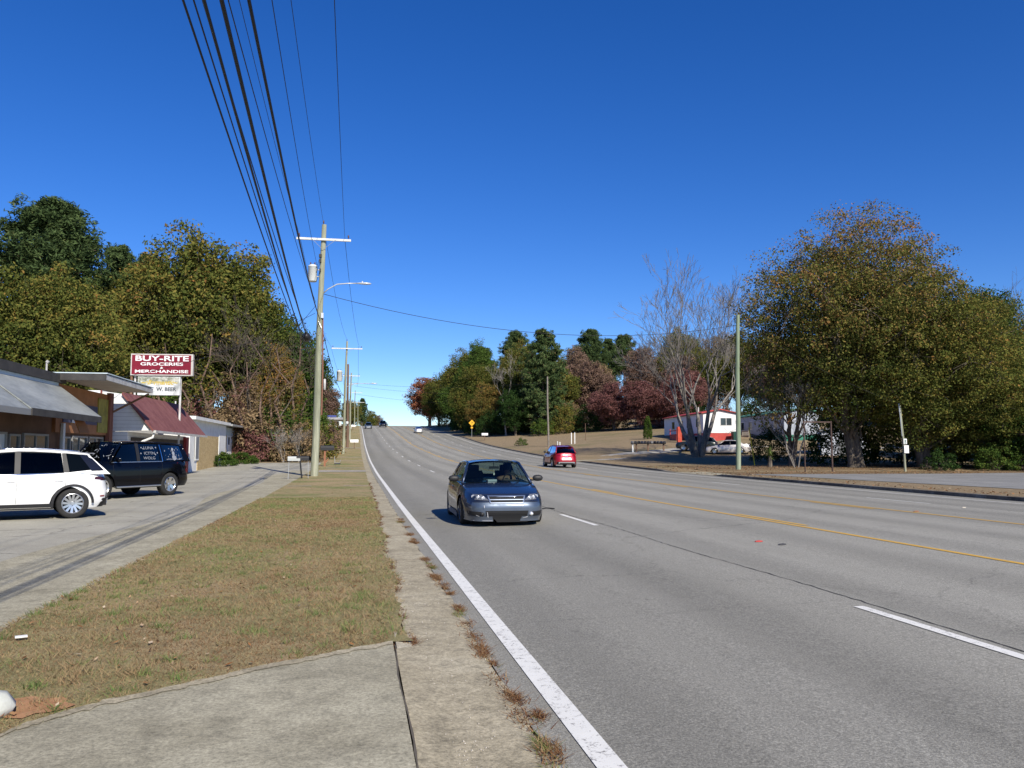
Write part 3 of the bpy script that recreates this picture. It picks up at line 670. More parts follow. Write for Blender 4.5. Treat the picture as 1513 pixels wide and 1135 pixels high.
# right wood beside the climb of the road
GR = 'trees of the wood right of the road'
rt_ = [(BL[3], 22.8, 262, (1.7, 1.7, 1.25), 'rust', 'reddish tree leaning out over the crest at the left end of the right wood'),
       (BL[1], 27, 236, 1.0, 'olive', 'dark olive tree right of the reddish crest tree'), (BL[0], 27.5, 214, 1.02, 'olive', 'tall olive tree third from the crest in the right wood'),
       (BL[2], 29, 196, .96, 'green', 'tall green tree above the yellow diamond sign'), (BL[1], 27, 180, .90, 'olive', 'yellowish spreading tree over the yellow diamond sign'),
       (BL[3], 25.8, 168, .86, 'autumn', 'low amber tree left of the glossy dark evergreen'), (BL[0], 33.0, 176, .86, 'olive', 'high tree behind the white-limbed tree'),
       (BL[3], 29.8, 154, .72, 'dark', 'glossy dark evergreen in front of the right wood by the lawn'),
       (PN[2], 34.5, 151, 1.03, 'pine', 'tall broad conifer, highest tree of the right wood'), (PN[0], 38, 196, .96, 'pine', 'pine top behind the white-limbed tree'), (PN[1], 31, 220, 1.0, 'pine', 'pine tuft on the skyline left of the white-limbed tree'),
       (PN[0], 57, 196, .93, 'pine', 'rounded skyline pine left of the leafless lawn tree'), (PN[1], 62, 198, 1.0, 'pine', 'skyline pine second from the right beyond the lawn'), (PN[0], 67, 200, .86, 'pine', 'flat-topped skyline pine just left of the leafless lawn tree'),
       (BL[3], 42.0, 168, 1.12, 'mauve', 'dull mauve tree right of the tall broad conifer'), (BL[3], 48.0, 164, 1.1, 'mauve', 'brownish pink tree at the middle of the lawn edge'), (BL[1], 52.5, 176, .80, 'brown', 'tan tree rising behind the wine-red trees'),
       (BL[3], 45.5, 142, (.95, .95, .72), 'red', 'wine-red tree leftmost on the lawn edge'), (BL[3], 50.0, 138, (.95, .95, .70), 'red', 'deep red spreading tree above the lawn'), (BL[3], 54.5, 134, (.95, .95, .74), 'red', 'dark red tree behind the clipped conical evergreen'), (BL[3], 58.0, 140, (1, 1, .82), 'red', 'red tree at the right, behind the leafless lawn tree'),
       (BL[1], 66, 150, .84, 'olive', 'dark olive tree behind the red roofed mobile home'), (BL[0], 72, 146, .82, 'olive', 'olive-brown tree between the two mobile homes'), (BL[1], 77, 140, .86, 'autumn', 'brown-green tree behind the green roofed mobile home'), (BL[0], 68, 126, .72, 'mauve', 'sparse brown tree left behind the green roofed mobile home'), (BL[1], 79, 120, .84, 'olive', 'dark tree at the right end of the green roofed mobile home')]
for i, (p, x, y, s, lm, lb) in enumerate(rt_):
    tree('pine_tree' if lm == 'pine' else 'broadleaf_tree', p, x, y, s, i * 1.7, lm, lb, group='pines of the right wood' if lm == 'pine' else GR, bark=M_PBARK if lm == 'pine' else None)
tree('bare_tree', (BARE[1], None), 28.5, 157, 1.15, .4, None, 'white-limbed leafless tree standing out of the right wood', 'bare tree', M_PALE, names=('branches', ''))
tree('bare_tree', (BARE[1], None), 39.5, 178, 1.45, 1.9, None, 'pinkish leafless tree top right of the tall broad conifer', 'bare tree', nmat('pink_bark', [(.3, (.16, .09, .07)), (.7, (.26, .16, .13))], 2), names=('branches', ''))
for i, (x, y, p, lm, sc, lb) in enumerate([(26.5, 163, 2, 'dark', .95, 'dark bush behind the yellow diamond sign'), (24.8, 172, 2, 'dark', 1.0, 'dark shrub left of the yellow diamond sign'), (33.5, 147, 0, 'green', .95, 'light green bush at the foot of the tall broad conifer'), (38, 148, 2, 'olive', 1.0, 'olive bush right of the tall broad conifer'), (42, 147, 2, 'dark', .95, 'dark shrub at the back of the lawn'), (47, 146, 0, 'dark', 1.3, 'low dark shrub under the wine-red trees'), (25, 188, 2, 'dark', 1.15, 'shaded brush by the road below the crest'), (26, 205, 2, 'dark', 1.15, 'shaded brush halfway up to the crest'), (25.5, 228, 2, 'olive', 1.1, 'brush on the bank close to the crest'), (30.5, 161, 2, 'dark', 1.2, 'shaded brush behind the glossy dark evergreen'), (57, 132, 0, 'dark', 1.3, 'low dark shrub left of the red roofed mobile home'), (35.5, 157, 2, 'dark', 1.2, 'shaded brush behind the tall broad conifer'), (24.5, 122, 1, 'green', .62, 'small green bush alone on the kerbside lawn')]):
    tree('shrub', UND[p], x, y, sc, i * 1.1, lm, lb, 'shrub', group='undergrowth of the right wood', names=('stems', 'foliage'))

# leafless lawn tree, big trees at the right
tree('bare_tree', (BARE[0], None), 33.9, 78, (1.45, 1.45, 1.33), .9, None, 'large many-stemmed leafless tree on the lawn beside the silver car', 'bare tree', nmat('grey_bark', [(.3, (.11, .098, .085)), (.6, (.22, .20, .18)), (.8, (.36, .335, .305))], 2, .9, fine=(10, .3)), names=('branches', ''))
tree('broadleaf_tree', BIG[0], 37.9, 57.5, (.96, .96, .985), .4, 'bigmix', 'biggest tree, domed crown with rusty top behind the sign frame')
tree('broadleaf_tree', BIG[1], 43.0, 56.4, (1.0, 1.0, .86), 2.2, 'olive', 'broad olive tree reaching nearly to the ground right of the biggest tree')
tree('broadleaf_tree', BIG[1], 47.6, 55.6, (.66, .66, .50), 4.2, 'olive', 'lower olive tree sloping down at the right of the big trees')
tree('broadleaf_tree', SPARSE, 34.0, 60, (1.0, 1.0, 1.0), 3.1, 'bigmix', 'thin amber tree under the left side of the biggest tree')
tree('broadleaf_tree', BL[3], 49.8, 53.6, (.86, .86, .56), 1.1, 'green', 'bushy olive tree at the right end of the big trees')
tree('broadleaf_tree', BL[3], 56.5, 65, (.95, .95, .80), 4.1, 'dark', 'shadowy dark tree at the right edge of the picture')
tree('broadleaf_tree', BL[3], 64, 70, (1.05, 1.05, .82), 5.1, 'dark', 'dark rounded tree at far right beneath the thin leafless treetop')
tree('bare_tree', (BARE[1], None), 67.5, 72.5, (1.0, 1.0, 1.32), 2.9, None, 'thin leafless tree top above the dark trees at far right', 'bare tree', M_BARK, names=('branches', ''))
tree('bare_tree', (BARE[2], None), 33.2, 58.0, (1.15, 1.15, .95), .9, None, 'small grey leafless tree with spreading limbs left of the sign frame', 'bare tree', MATS.get('grey_bark') or M_BARK, names=('branches', ''))
for i, (x, y, p, lm, sc, lb) in enumerate([(42.0, 53.4, 1, 'dark', .8, 'low dark shrub under the broad olive tree'), (46.2, 53.0, 0, 'green', .62, 'green bush at the lower right of the broad olive tree'), (48.4, 52.6, 1, 'hedge', 1.0, 'rounded green bush left of the brown shed'), (40, 63, 2, 'dark', .9, 'shaded bush behind the biggest tree'), (46, 63, 2, 'dark', 1.1, 'shaded thicket behind the broad olive tree'), (36.5, 68, 2, 'dark', .6, 'dark bush behind the thin amber tree'), (51.5, 60, 2, 'dark', 1.1, 'dark thicket at the right end of the big trees'), (48.0, 49.2, 1, 'dark', 1.0, 'dark clipped bush in front of the brown shed'), (60, 60, 2, 'olive', 1.3, 'olive thicket at the right border of the picture')]):
    tree('shrub', UND[p], x, y, sc, i * 1.1, lm, lb, 'shrub', group='bushes under the big trees', names=('stems', 'foliage'))
for i, (x, y, p, s_, lm, lb) in enumerate([(44, 192, BL[1], 1.0, 'brown', 'tan treetop behind the tall broad conifer'), (50, 188, BL[0], .86, 'olive', 'olive treetop behind the mauve trees'), (64, 176, BL[1], .98, 'mauve', 'greyish mauve tree behind the wine-red trees'), (71, 172, BL[0], .98, 'olive', 'olive treetop behind the leafless lawn tree'), (79, 166, BL[1], 1.05, 'brown', 'brown treetop right behind the leafless lawn tree'), (87, 158, BL[0], .86, 'olive', 'olive treetop over the green roofed mobile home'), (94, 146, BL[1], .92, 'autumn', 'amber treetop seen left of the biggest tree'),
      (62, 148, BL[3], 1.05, 'mauve', 'mauve bushy tree behind the red roofed mobile home'), (24, 246, BL[1], .85, 'olive', 'olive tree between the reddish crest tree and the wood'), (24.8, 200, BL[3], 1.15, 'green', 'green tree leaning over the road halfway to the crest'), (24.4, 182, BL[3], .95, 'olive', 'olive tree low over the kerb left of the diamond sign'), (38.5, 160, BL[3], 1.15, 'olive', 'olive tree tight right of the tall broad conifer'), (33, 166, BL[2], .84, 'olive', 'slim olive tree left of the tall broad conifer'), (48, 176, BL[2], .78, 'mauve', 'tall thin mauve tree above the lawn'), (31, 205, PN[0], .84, 'pine', 'round pine at the top left of the right wood')]):
    tree('broadleaf_tree' if lm != 'pine' else 'pine_tree', p, x, y, s_, i * 2.3 + 1, lm, lb, group=GR, bark=None)
for i, (x, y, lm, sc) in enumerate([(52, 140, 'red', .95), (60, 132, 'mauve', 1.0), (66, 126, 'dark', 1.1), (72, 118, 'dark', 1.1), (30, 172, 'dark', 1.3), (27, 192, 'dark', 1.1), (41, 155, 'brown', 1.05), (46, 152, 'mauve', 1.05), (28, 215, 'olive', 1.2), (78, 110, 'dark', 1.2)]):
    tree('shrub', UND[2], x, y, sc, i * 1.7, lm, ['wine-red brush under the red trees on the lawn edge', 'mauve brush left of the red roofed mobile home', 'dark brush behind the red roofed mobile home', 'dark brush between the mobile homes', 'dark brush deep behind the diamond sign', 'dark brush on the kerbside below the crest', 'brown brush at the lawn edge right of the conifer', 'mauve brush at the lawn edge under the mauve trees', 'olive brush high on the bank near the crest', 'dark brush behind the green roofed mobile home'][i], 'shrub', group='undergrowth of the right wood', names=('stems', 'foliage'))
for i, (x, y, sc) in enumerate([(75, 108, 1.0), (86, 100, 1.05), (84, 118, 1.1), (96, 108, .95), (74, 88, .9), (84, 84, .75)]):
    tree('broadleaf_tree', BL[1], x, y, sc, i * 1.9, 'dark', ['dark tree behind the white shed', 'dark tree filling in behind the big trees, right', 'dark background tree right of the mobile homes', 'hindmost dark tree behind the big trees', 'dark tree between the biggest tree and the mobile homes', 'dark tree deep behind the large green tree'][i], group='dark trees behind the big trees')
#@@CARS@@

# ------------------------------------------------------------------ shared object materials
M_GLASS = mat('window_glass', (.012, .016, .018), .04, spec=.8, Alpha=1.0)
def glass_mat(name, col, alpha, ior=1.5):
    m = bpy.data.materials.new(name); m.use_nodes = True; t = m.node_tree; t.nodes.clear()
    out = t.nodes.new("ShaderNodeOutputMaterial"); g = t.nodes.new("ShaderNodeBsdfGlossy"); tr = t.nodes.new("ShaderNodeBsdfTransparent"); fr = t.nodes.new("ShaderNodeFresnel"); mx = t.nodes.new("ShaderNodeMixShader")
    g.inputs["Roughness"].default_value = .03; fr.inputs[0].default_value = ior; tr.inputs[0].default_value = (*col, 1)
    t.links.new(fr.outputs[0], mx.inputs[0]); t.links.new(tr.outputs[0], mx.inputs[1]); t.links.new(g.outputs[0], mx.inputs[2]); t.links.new(mx.outputs[0], out.inputs[0])
    return m
M_CLEAR = glass_mat('tinted_clear_glass', (.50, .60, .56), .4)
M_TINT = glass_mat('dark_tinted_glass', (.05, .06, .065), .9, 1.28)
M_RUB = nmat('tyre_rubber', [(.3, (.018, .018, .018)), (.7, (.032, .031, .030))], 9, .85)
M_BLK = mat('black_plastic', (.018, .018, .020), .55)
M_VOID = mat('dark_cabin', (.012, .012, .013), .9)
M_CHR = mat('chrome', (.75, .76, .78), .12, 1.0)
M_ALU = mat('alloy', (.58, .59, .61), .28, .9)
M_LENS = mat('headlamp_lens', (.55, .57, .6), .06, .3, .9)
M_LAMPIN = mat('headlamp_reflector', (.85, .86, .88), .15, .6)
M_TAIL = mat('tail_lamp', (.22, .006, .008), .12, spec=.8)
M_TAILD = mat('dark_tail_lamp', (.05, .01, .012), .15, spec=.8)
M_WHITE = nmat('white_paint_trim', [(.3, (.68, .68, .66)), (.7, (.8, .8, .78))], 2, .5)
M_SEAT = mat('seat_cloth', (.05, .05, .055), .9)
M_PLATE = mat('number_plate', (.5, .52, .52), .6)
def car_paint(name, col, metal=.35, rough=.28, dirt=.1):
    m = mat(name, col, rough, metal, .5); n = NT(m)
    n.b.inputs["Coat Weight"].default_value = .8; n.b.inputs["Coat Roughness"].default_value = .04
    f = n.noise(2.5, 5, .7); r = n.ramp(f, [(.3, g3(rough * .8)), (.7, g3(min(1, rough * 1.5)))]); n.l(r, n.b.inputs["Roughness"])
    sep = n.n("ShaderNodeSeparateXYZ"); n.l(n.coord(), sep.inputs[0])
    k = n.ramp(n.math('ADD', sep.outputs[2], n.math('MULTIPLY', f, .3)), [(.30, g3(dirt * 4)), (.75, g3(0))])
    n.l(n.mix(k, col, (.17, .15, .125)), n.b.inputs["Base Color"]); return m

def interp(P, x):
    return float(np.interp(x, [p[0] for p in P], [p[1] for p in P]))
def spl(P, x):
    """smooth interpolation (monotone-ish) through control points"""
    xs = [p[0] for p in P]
    if x <= xs[0]: return P[0][1]
    if x >= xs[-1]: return P[-1][1]
    i = max(j for j in range(len(P)) if xs[j] <= x); i = min(i, len(P) - 2)
    def tang(j):
        if j <= 0 or j >= len(P) - 1: return (P[min(j+1, len(P)-1)][1] - P[max(j-1, 0)][1]) / (xs[min(j+1, len(P)-1)] - xs[max(j-1, 0)])
        return (P[j+1][1] - P[j-1][1]) / (xs[j+1] - xs[j-1])
    h = xs[i+1] - xs[i]; t = (x - xs[i]) / h
    return (1+2*t)*(1-t)**2*P[i][1] + t*(1-t)**2*h*tang(i) + t*t*(3-2*t)*P[i+1][1] + t*t*(t-1)*h*tang(i+1)

class Car:
    """car in local axes: +x forward, +y left, origin on the ground at mid length"""
    def __init__(s, **k):
        s.__dict__.update(k)
        s.xn = np.array([1.0])
    def hw(s, xn, t):
        n = s.nf if xn > 0 else s.nr
        w = interp(s.wprof, t) * s.Wd
        return w * max(0, 1 - abs(xn) ** n) ** (1 / n) * (1 - (s.taperf if xn > 0 else s.taperr) * max(0, abs(xn) - .35) ** 2)
    def xs(s, xn, z):
        e = interp(s.xF, z) if xn > 0 else interp(s.xR, z)
        return xn * e
    def top(s, xn): return spl(s.zt, xn * s.L / 2)
    def bot(s, x):
        z = s.zb if abs(x) < s.L / 2 * .93 else s.zb + (s.lipf if x > 0 else s.lipr) * (abs(x) - s.L/2*.93) / (s.L/2*.07)
        for xw in s.wx:
            d = abs(x - xw)
            if d < s.Ra: z = max(z, s.Rw + math.sqrt(s.Ra ** 2 - d * d))
        return z
    def P(s, xn, t, side=1, off=0):
        """point on the flank: xn -1..1, t 0..1 from sill to shoulder"""
        zt = s.top(xn); zb0 = s.zb; zb = s.bot(xn * s.L / 2)
        z = zb + (zt - zb) * t; tt = (z - zb0) / (zt - zb0)
        return Vector((s.xs(xn, z), side * (s.hw(xn, tt) + off), z))
    def flank(s, x, z, side=1, off=0):
        xn = x / (s.L / 2); xn = max(-.999, min(.999, xn))
        tt = (z - s.zb) / (s.top(xn) - s.zb)
        return Vector((s.xs(xn, z) if abs(xn) > .8 else x, side * (s.hw(xn, tt) + off), z))
    def face(s, y, z, end=1, off=0):
        n = s.nf if end > 0 else s.nr
        tt = min(1, max(0, (z - s.zb) / (s.top(end * .97) - s.zb))); w = interp(s.wprof, tt) * s.Wd * (1 - (s.taperf if end > 0 else s.taperr) * .42)
        yn = min(.985, abs(y) / w); xn = (1 - yn ** n) ** (1 / n)
        e = interp(s.xF, z) if end > 0 else interp(s.xR, z)
        return Vector((end * (xn * e + off), y, z))
    def body(s, parent, m):
        yn = [0, .12, .25, .4, .55, .68, .79, .87, .93, .97]
        ef = [(1 - y ** s.nf) ** (1 / s.nf) for y in yn]; er = [-(1 - y ** s.nr) ** (1 / s.nr) for y in yn]
        lo, hi = er[-1], ef[-1]
        mid = list(np.linspace(lo, hi, 96))[1:-1]
        X = er + mid + ef[::-1]; N = len(X); K = 12
        mb = MB(); vs = []
        for side in (1, -1):
            for xn in X:
                for k in range(K + 1): vs.append(s.P(xn, k / K, side))
        w = K + 1; fs = []
        for sd in (0, 1):
            b = sd * N * w
            for i in range(N - 1):
                for k in range(K):
                    q = (b + i*w+k, b + (i+1)*w+k, b + (i+1)*w+k+1, b + i*w+k+1)
                    fs.append(q[::-1] if sd == 0 else q)
        mb.add(vs, fs)
        # hood / deck surface
        T = 10; vs = []
        for xn in X:
            a = s.P(xn, 1, 1)
            for j in range(T + 1):
                f = 1 - 2 * j / T; vs.append((a.x, a.y * f, a.z + s.crown * (1 - abs(f) ** 2.6) * min(1, a.y / (s.Wd * .6) )))
        w = T + 1
        mb.add(vs, [(i*w+j, i*w+j+1, (i+1)*w+j+1, (i+1)*w+j) for i in range(N-1) for j in range(T)])
        return mb.build('body', m, parent, smooth=True)
    def under(s, parent):
        mb = MB(); x0, x1 = -s.L/2*.9, s.L/2*.9
        mb.span((x0, -s.Wd + .30, s.zb + .04), (x1, s.Wd - .30, s.zb + .35))
        for xw in s.wx:
            for sd in (1, -1):
                prof = [(s.Ra * 1.005, s.Wd - .02 - .06), (s.Ra * 1.005, s.Wd - .34), (.02, s.Wd - .34)]
                n = 18; vs = []
                for r, h in prof:
                    for j in range(n + 1):
                        a = math.pi * j / n; vs.append((xw + r * math.cos(a), sd * h, s.Rw + r * math.sin(a)))
                w = n + 1; mb.add(vs, [(i*w+j, i*w+j+1, (i+1)*w+j+1, (i+1)*w+j) for i in range(2) for j in range(n)])
        return mb.build('underbody', M_VOID, parent)
    def side(s, x, z, sd=1, off=0):
        """greenhouse side surface"""
        t = (z - s.zbelt) / (s.zroof - s.zbelt)
        y = s.wb + (s.wr - s.wb) * (t ** 1.25 if t > 0 else t)
        mid = (s.At[0] + s.Ct[0]) / 2; y -= .05 * ((x - mid) / (s.L / 2)) ** 2
        return Vector((x, sd * (y + off), z))
    def side_panel(s, name, poly, m, parent, off=.0, thick=.012, n=5):
        """poly = 4 corners (x,z) bl, br, tr, tl mapped to both flanks of the cabin"""
        out = None
        for sd in (-1, 1):
            mb = MB()
            def fn(u, v, o):
                (ax, az), (bx, bz), (cx, cz), (dx, dz) = poly
                x = (ax*(1-u) + bx*u)*(1-v) + (dx*(1-u) + cx*u)*v; z = (az*(1-u) + bz*u)*(1-v) + (dz*(1-u) + cz*u)*v
                return s.side(x, z, sd, o)
            mb.grid(lambda u, v: fn(u, v, off + thick), n, n)
            out = mb.build(name, m, parent, smooth=True)
        return out
    def patch(s, name, quads, m, parent, end=1, off=.006, nu=8, nv=3, both=False, which='face'):
        out = None
        for sd in ((1, -1) if both else (1,)):
            mb = MB()
            for q in quads:
                def fn(u, v):
                    (ay, az), (by, bz), (cy, cz), (dy, dz) = q
                    y = (ay*(1-u) + by*u)*(1-v) + (dy*(1-u) + cy*u)*v; z = (az*(1-u) + bz*u)*(1-v) + (dz*(1-u) + cz*u)*v
                    if which == 'face': return s.face(sd * y, z, end, off)
                    return s.flank(y, z, sd, off)
                mb.grid(fn, nu, nv)
            out = mb.build(name, m, parent, smooth=True)
        return out
    def greenhouse(s, parent, paint, pillar=None, roofm=None, glass=M_CLEAR, rear_glass=None):
        pillar = pillar or paint; roofm = roofm or paint; rear_glass = rear_glass or glass
        Ab, At, Ct, Cb = s.Ab, s.At, s.Ct, s.Cb
        # roof panel
        def roof(u, v):
            x = Ct[0] + (At[0] - Ct[0]) * u; f = v * 2 - 1
            y = s.side(x, s.zroof, 1).y * f
            e = spl(s.roofl, x)
            return (x, y * (1.0 + .02), e + s.rcrown * (1 - f * f) - .02 * abs(f) ** 6)
        mb = MB(); mb.grid(roof, 14, 12)
        def roofi(u, v): p = roof(u, v); return (p[0], p[1] * .97, p[2] - .045)
        mb.grid(roofi, 14, 12)
        ro = mb.build('roof', roofm, parent, smooth=True)
        zr_ = spl(s.roofl, At[0]); zc_ = spl(s.roofl, Ct[0])
        def wind(base, topp, zt_, bul, o=0):
            def fn(u, v):
                f = u * 2 - 1; sgn = 1 if base[0] > topp[0] else -1
                x = base[0] + (topp[0] - base[0]) * v + sgn * (bul * (1 - f * f) - bul) * (1 - v*.6) + sgn * .03 * math.sin(v * math.pi)
                z = base[1] + (zt_ - base[1]) * v + s.rcrown * (1 - f * f) * v
                yb = s.side(base[0] - sgn * bul, s.zbelt, 1).y - .03; yt = s.side(topp[0], s.zroof, 1).y - .02
                return (x + sgn * o, f * (yb + (yt - yb) * v), z + o * .5)
            return fn
        mb = MB(); mb.grid(wind(Ab, At, zr_, .13), 12, 6); mb.build('windshield', glass, parent, smooth=True)
        mb = MB(); mb.grid(wind(Cb, Ct, zc_, .10), 12, 6); mb.build('rear_window', rear_glass, parent, smooth=True)
        # pillars and rails
        for sd in (1, -1):
            mb = MB()
            a = s.side(Ab[0] - .13, Ab[1] - .03, sd, -.02); b = s.side(At[0], zr_ - .01, sd, -.01)
            mb.tube([a, (a + b) / 2 + Vector((.015, 0, .012)), b], [.036, .032, .034], 6)
            xs_ = np.linspace(At[0], Ct[0], 8)
            mb.tube([s.side(x, spl(s.roofl, x) - .012, sd, -.01) for x in xs_], .032, 6)
            a = s.side(Cb[0] + .10, Cb[1] - .02, sd, -.02); b = s.side(Ct[0], zc_ - .01, sd, -.01)
            mb.tube([a, (a + b) / 2, b], .035, 6)
            mb.build('roof_pillar', pillar, parent, smooth=True)
        return ro
    def wheels(s, parent, spokes=5, rimw=.05, rimm=None, twist=0, rr=.66):
        rimm = rimm or M_ALU
        R_ = s.Rw; wd = s.tw; tm = None
        tb = MB(); h = wd / 2
        tb.lathe([(R_*rr, -h*.9), (R_*(rr+.04), -h), (R_*.9, -h*1.02), (R_*.975, -h*.86), (R_, -h*.5), (R_, h*.5), (R_*.975, h*.86), (R_*.9, h*1.02), (R_*(rr+.04), h), (R_*rr, h*.9), (R_*rr*.97, h*.4), (R_*rr*.97, -h*.8)], 36, 'Y')
        tme = tb.mesh('wheel'); tme.materials.append(M_RUB); tme.polygons.foreach_set('use_smooth', [True]*len(tme.polygons))
        rb = MB(); Rr = R_ * rr
        rb.lathe([(Rr*1.02, h*.97), (Rr*.985, h*1.0), (Rr*.93, h*.9), (Rr*.90, h*.3), (Rr*.9, -h*.5)], 36, 'Y')
        rb.lathe([(.001, h*.80), (Rr*.16, h*.80), (Rr*.19, h*.7), (Rr*.19, h*.3)], 16, 'Y')
        for k in range(spokes):
            a = 2*math.pi*k/spokes; b = a + twist
            p0 = Vector((math.cos(a)*Rr*.14, h*.66, math.sin(a)*Rr*.14)); p1 = Vector((math.cos(b)*Rr*.95, h*.82, math.sin(b)*Rr*.95))
            t = (p1 - p0).cross(Vector((0, 1, 0))).normalized() * rimw * .5
            t2 = t * 1.25
            rb.add([p0 - t, p0 + t, p1 + t2, p1 - t2, p0 - t - Vector((0,.05,0)), p0 + t - Vector((0,.05,0)), p1 + t2 - Vector((0,.05,0)), p1 - t2 - Vector((0,.05,0))],
                   [(0,1,2,3), (4,7,6,5), (0,4,5,1), (1,5,6,2), (2,6,7,3), (3,7,4,0)])
        rme = rb.mesh('rim'); rme.materials.append(rimm)
        db = MB(); db.lathe([(.001, -h*.1), (Rr*.9, -h*.1)], 24, 'Y'); dme = db.mesh('brake_disc'); dme.materials.append(mat('brake_dark', (.03, .03, .03), .6))
        for xw in s.wx:
            for sd in (1, -1):
                o = link('wheel', tme, parent); o.location = (xw, sd * (s.Wd - wd / 2 - .03), R_); o.rotation_euler = (0, rnd.uniform(0, 1), 0 if sd > 0 else math.pi)
                link('rim', rme, o); link('brake_disc', dme, o)
    def mirror(s, parent, x, z, m, size=(.10, .20, .13)):
        for sd in (1, -1):
            p = s.side(x, z, sd, .0); mb = MB()
            c = p + Vector((0, sd * (.10 + size[1] * .35), .02)); n1, n2 = 10, 6
            vs = []
            for i in range(n1 + 1):
                u = -1 + 2 * i / n1; rr = (1 - abs(u) ** 2.6) ** .5
                for j in range(12):
                    a = 2 * math.pi * j / 12; vs.append(c + Vector((math.cos(a) * size[0]*.5 * rr, u * size[1]*.5, math.sin(a) * size[2]*.5 * rr)))
            mb.add(vs, [(i*12+j, i*12+(j+1)%12, (i+1)*12+(j+1)%12, (i+1)*12+j) for i in range(n1) for j in range(12)])
            mb.tube([p - Vector((0, sd*.02, .03)), c - Vector((0, 0, .04))], .022, 6)
            mb.build('side_mirror', m, parent, smooth=True)
    def seams(s, parent, xs, m=None):
        for x in xs:
            for sd in (1, -1):
                mb = MB(); zt = s.top(x / (s.L/2)); z0 = s.bot(x) + .05
                pts = [s.flank(x + .01, z, sd, .0015) for z in np.linspace(z0, zt - .01, 8)]
                vs = []
                for p in pts: vs += [p + Vector((-.005, 0, 0)), p + Vector((.005, 0, 0))]
                mb.add(vs, [(2*i, 2*i+1, 2*i+3, 2*i+2) for i in range(len(pts)-1)])
                mb.build('door_seam', m or M_VOID, parent)
    def handles(s, parent, xs, z, m):
        for x in xs:
            for sd in (1, -1):
                mb = MB(); c = s.flank(x, z, sd, .014); mb.tube([c + Vector((-.09, -sd*.012, 0)), c + Vector((-.06, sd*.004, 0)), c + Vector((.06, sd*.004, 0)), c + Vector((.09, -sd*.012, 0))], .013, 6); mb.build('door_handle', m, parent, smooth=True)
    def interior(s, parent, seats=True):
        mb = MB()
        xd = s.Ab[0] - .45
        mb.span((s.Cb[0] + .25, -s.wb + .12, s.zbelt - .3), (s.Ab[0] - .2, s.wb - .12, s.zbelt - .02)) 
        mb.build('cabin_floor', M_VOID, parent)
        if seats:
            for y in (.37, -.37):
                b = MB()
                x0 = (s.At[0] + s.Ct[0]) / 2 + .25
                b.grid(lambda u, v: (x0 - .12 * v - .03 * math.cos((u - .5) * 3), y + (u - .5) * (.50 - .12 * v), s.zbelt - .25 + .50 * v), 6, 6)
                b.box((x0 - .13, y, s.zbelt - .03), (.10, .44, .48), ry=-.2)
                b.box((x0 - .22, y, s.zbelt + .31), (.09, .26, .16))
                b.build('front_seat', M_SEAT, parent, bevel=.03)
            b = MB(); b.box((s.Cb[0] + .75, 0, s.zbelt - .02), (.12, 1.15, .34), ry=-.25)
            for y in (.35, -.35): b.box((s.Cb[0] + .66, y, s.zbelt + .17), (.07, .24, .12))
            b.build('rear_seat', M_SEAT, parent, bevel=.03)
            st = MB(); cx = (s.At[0] + s.Ct[0]) / 2 + .86
            for k in range(20):
                a0, a1 = 2*math.pi*k/20, 2*math.pi*(k+1)/20
                f = lambda a: (cx + .04 * math.sin(a), .37 + .18 * math.cos(a), s.zbelt + .03 + .17 * math.sin(a))
                st.tube([f(a0), f(a1)], .014, 6, cap=False)
            st.tube([(cx, .20, s.zbelt + .03), (cx, .54, s.zbelt + .03)], .018, 6)
            st.build('steering_wheel', M_BLK, parent)
            mr = MB(); mr.box((s.At[0] + .10, 0, s.zroof - .13), (.03, .22, .06)); mr.tube([(s.At[0] + .08, 0, s.zroof - .10), (s.At[0] + .02, 0, s.zroof - .02)], .01, 6); mr.build('rearview_mirror', M_BLK, parent)

def hdg(dx, dy): return math.atan2(dy, dx)
def place_car(t, X, Y, head, zf=zroad, pitch=None):
    c, s_ = math.cos(head), math.sin(head)
    z1 = zf(X + c*1.3, Y + s_*1.3); z0 = zf(X - c*1.3, Y - s_*1.3)
    t.location = (X, Y, (z0 + z1) / 2); t.rotation_euler = (0, -math.atan2(z1 - z0, 2.6), head)

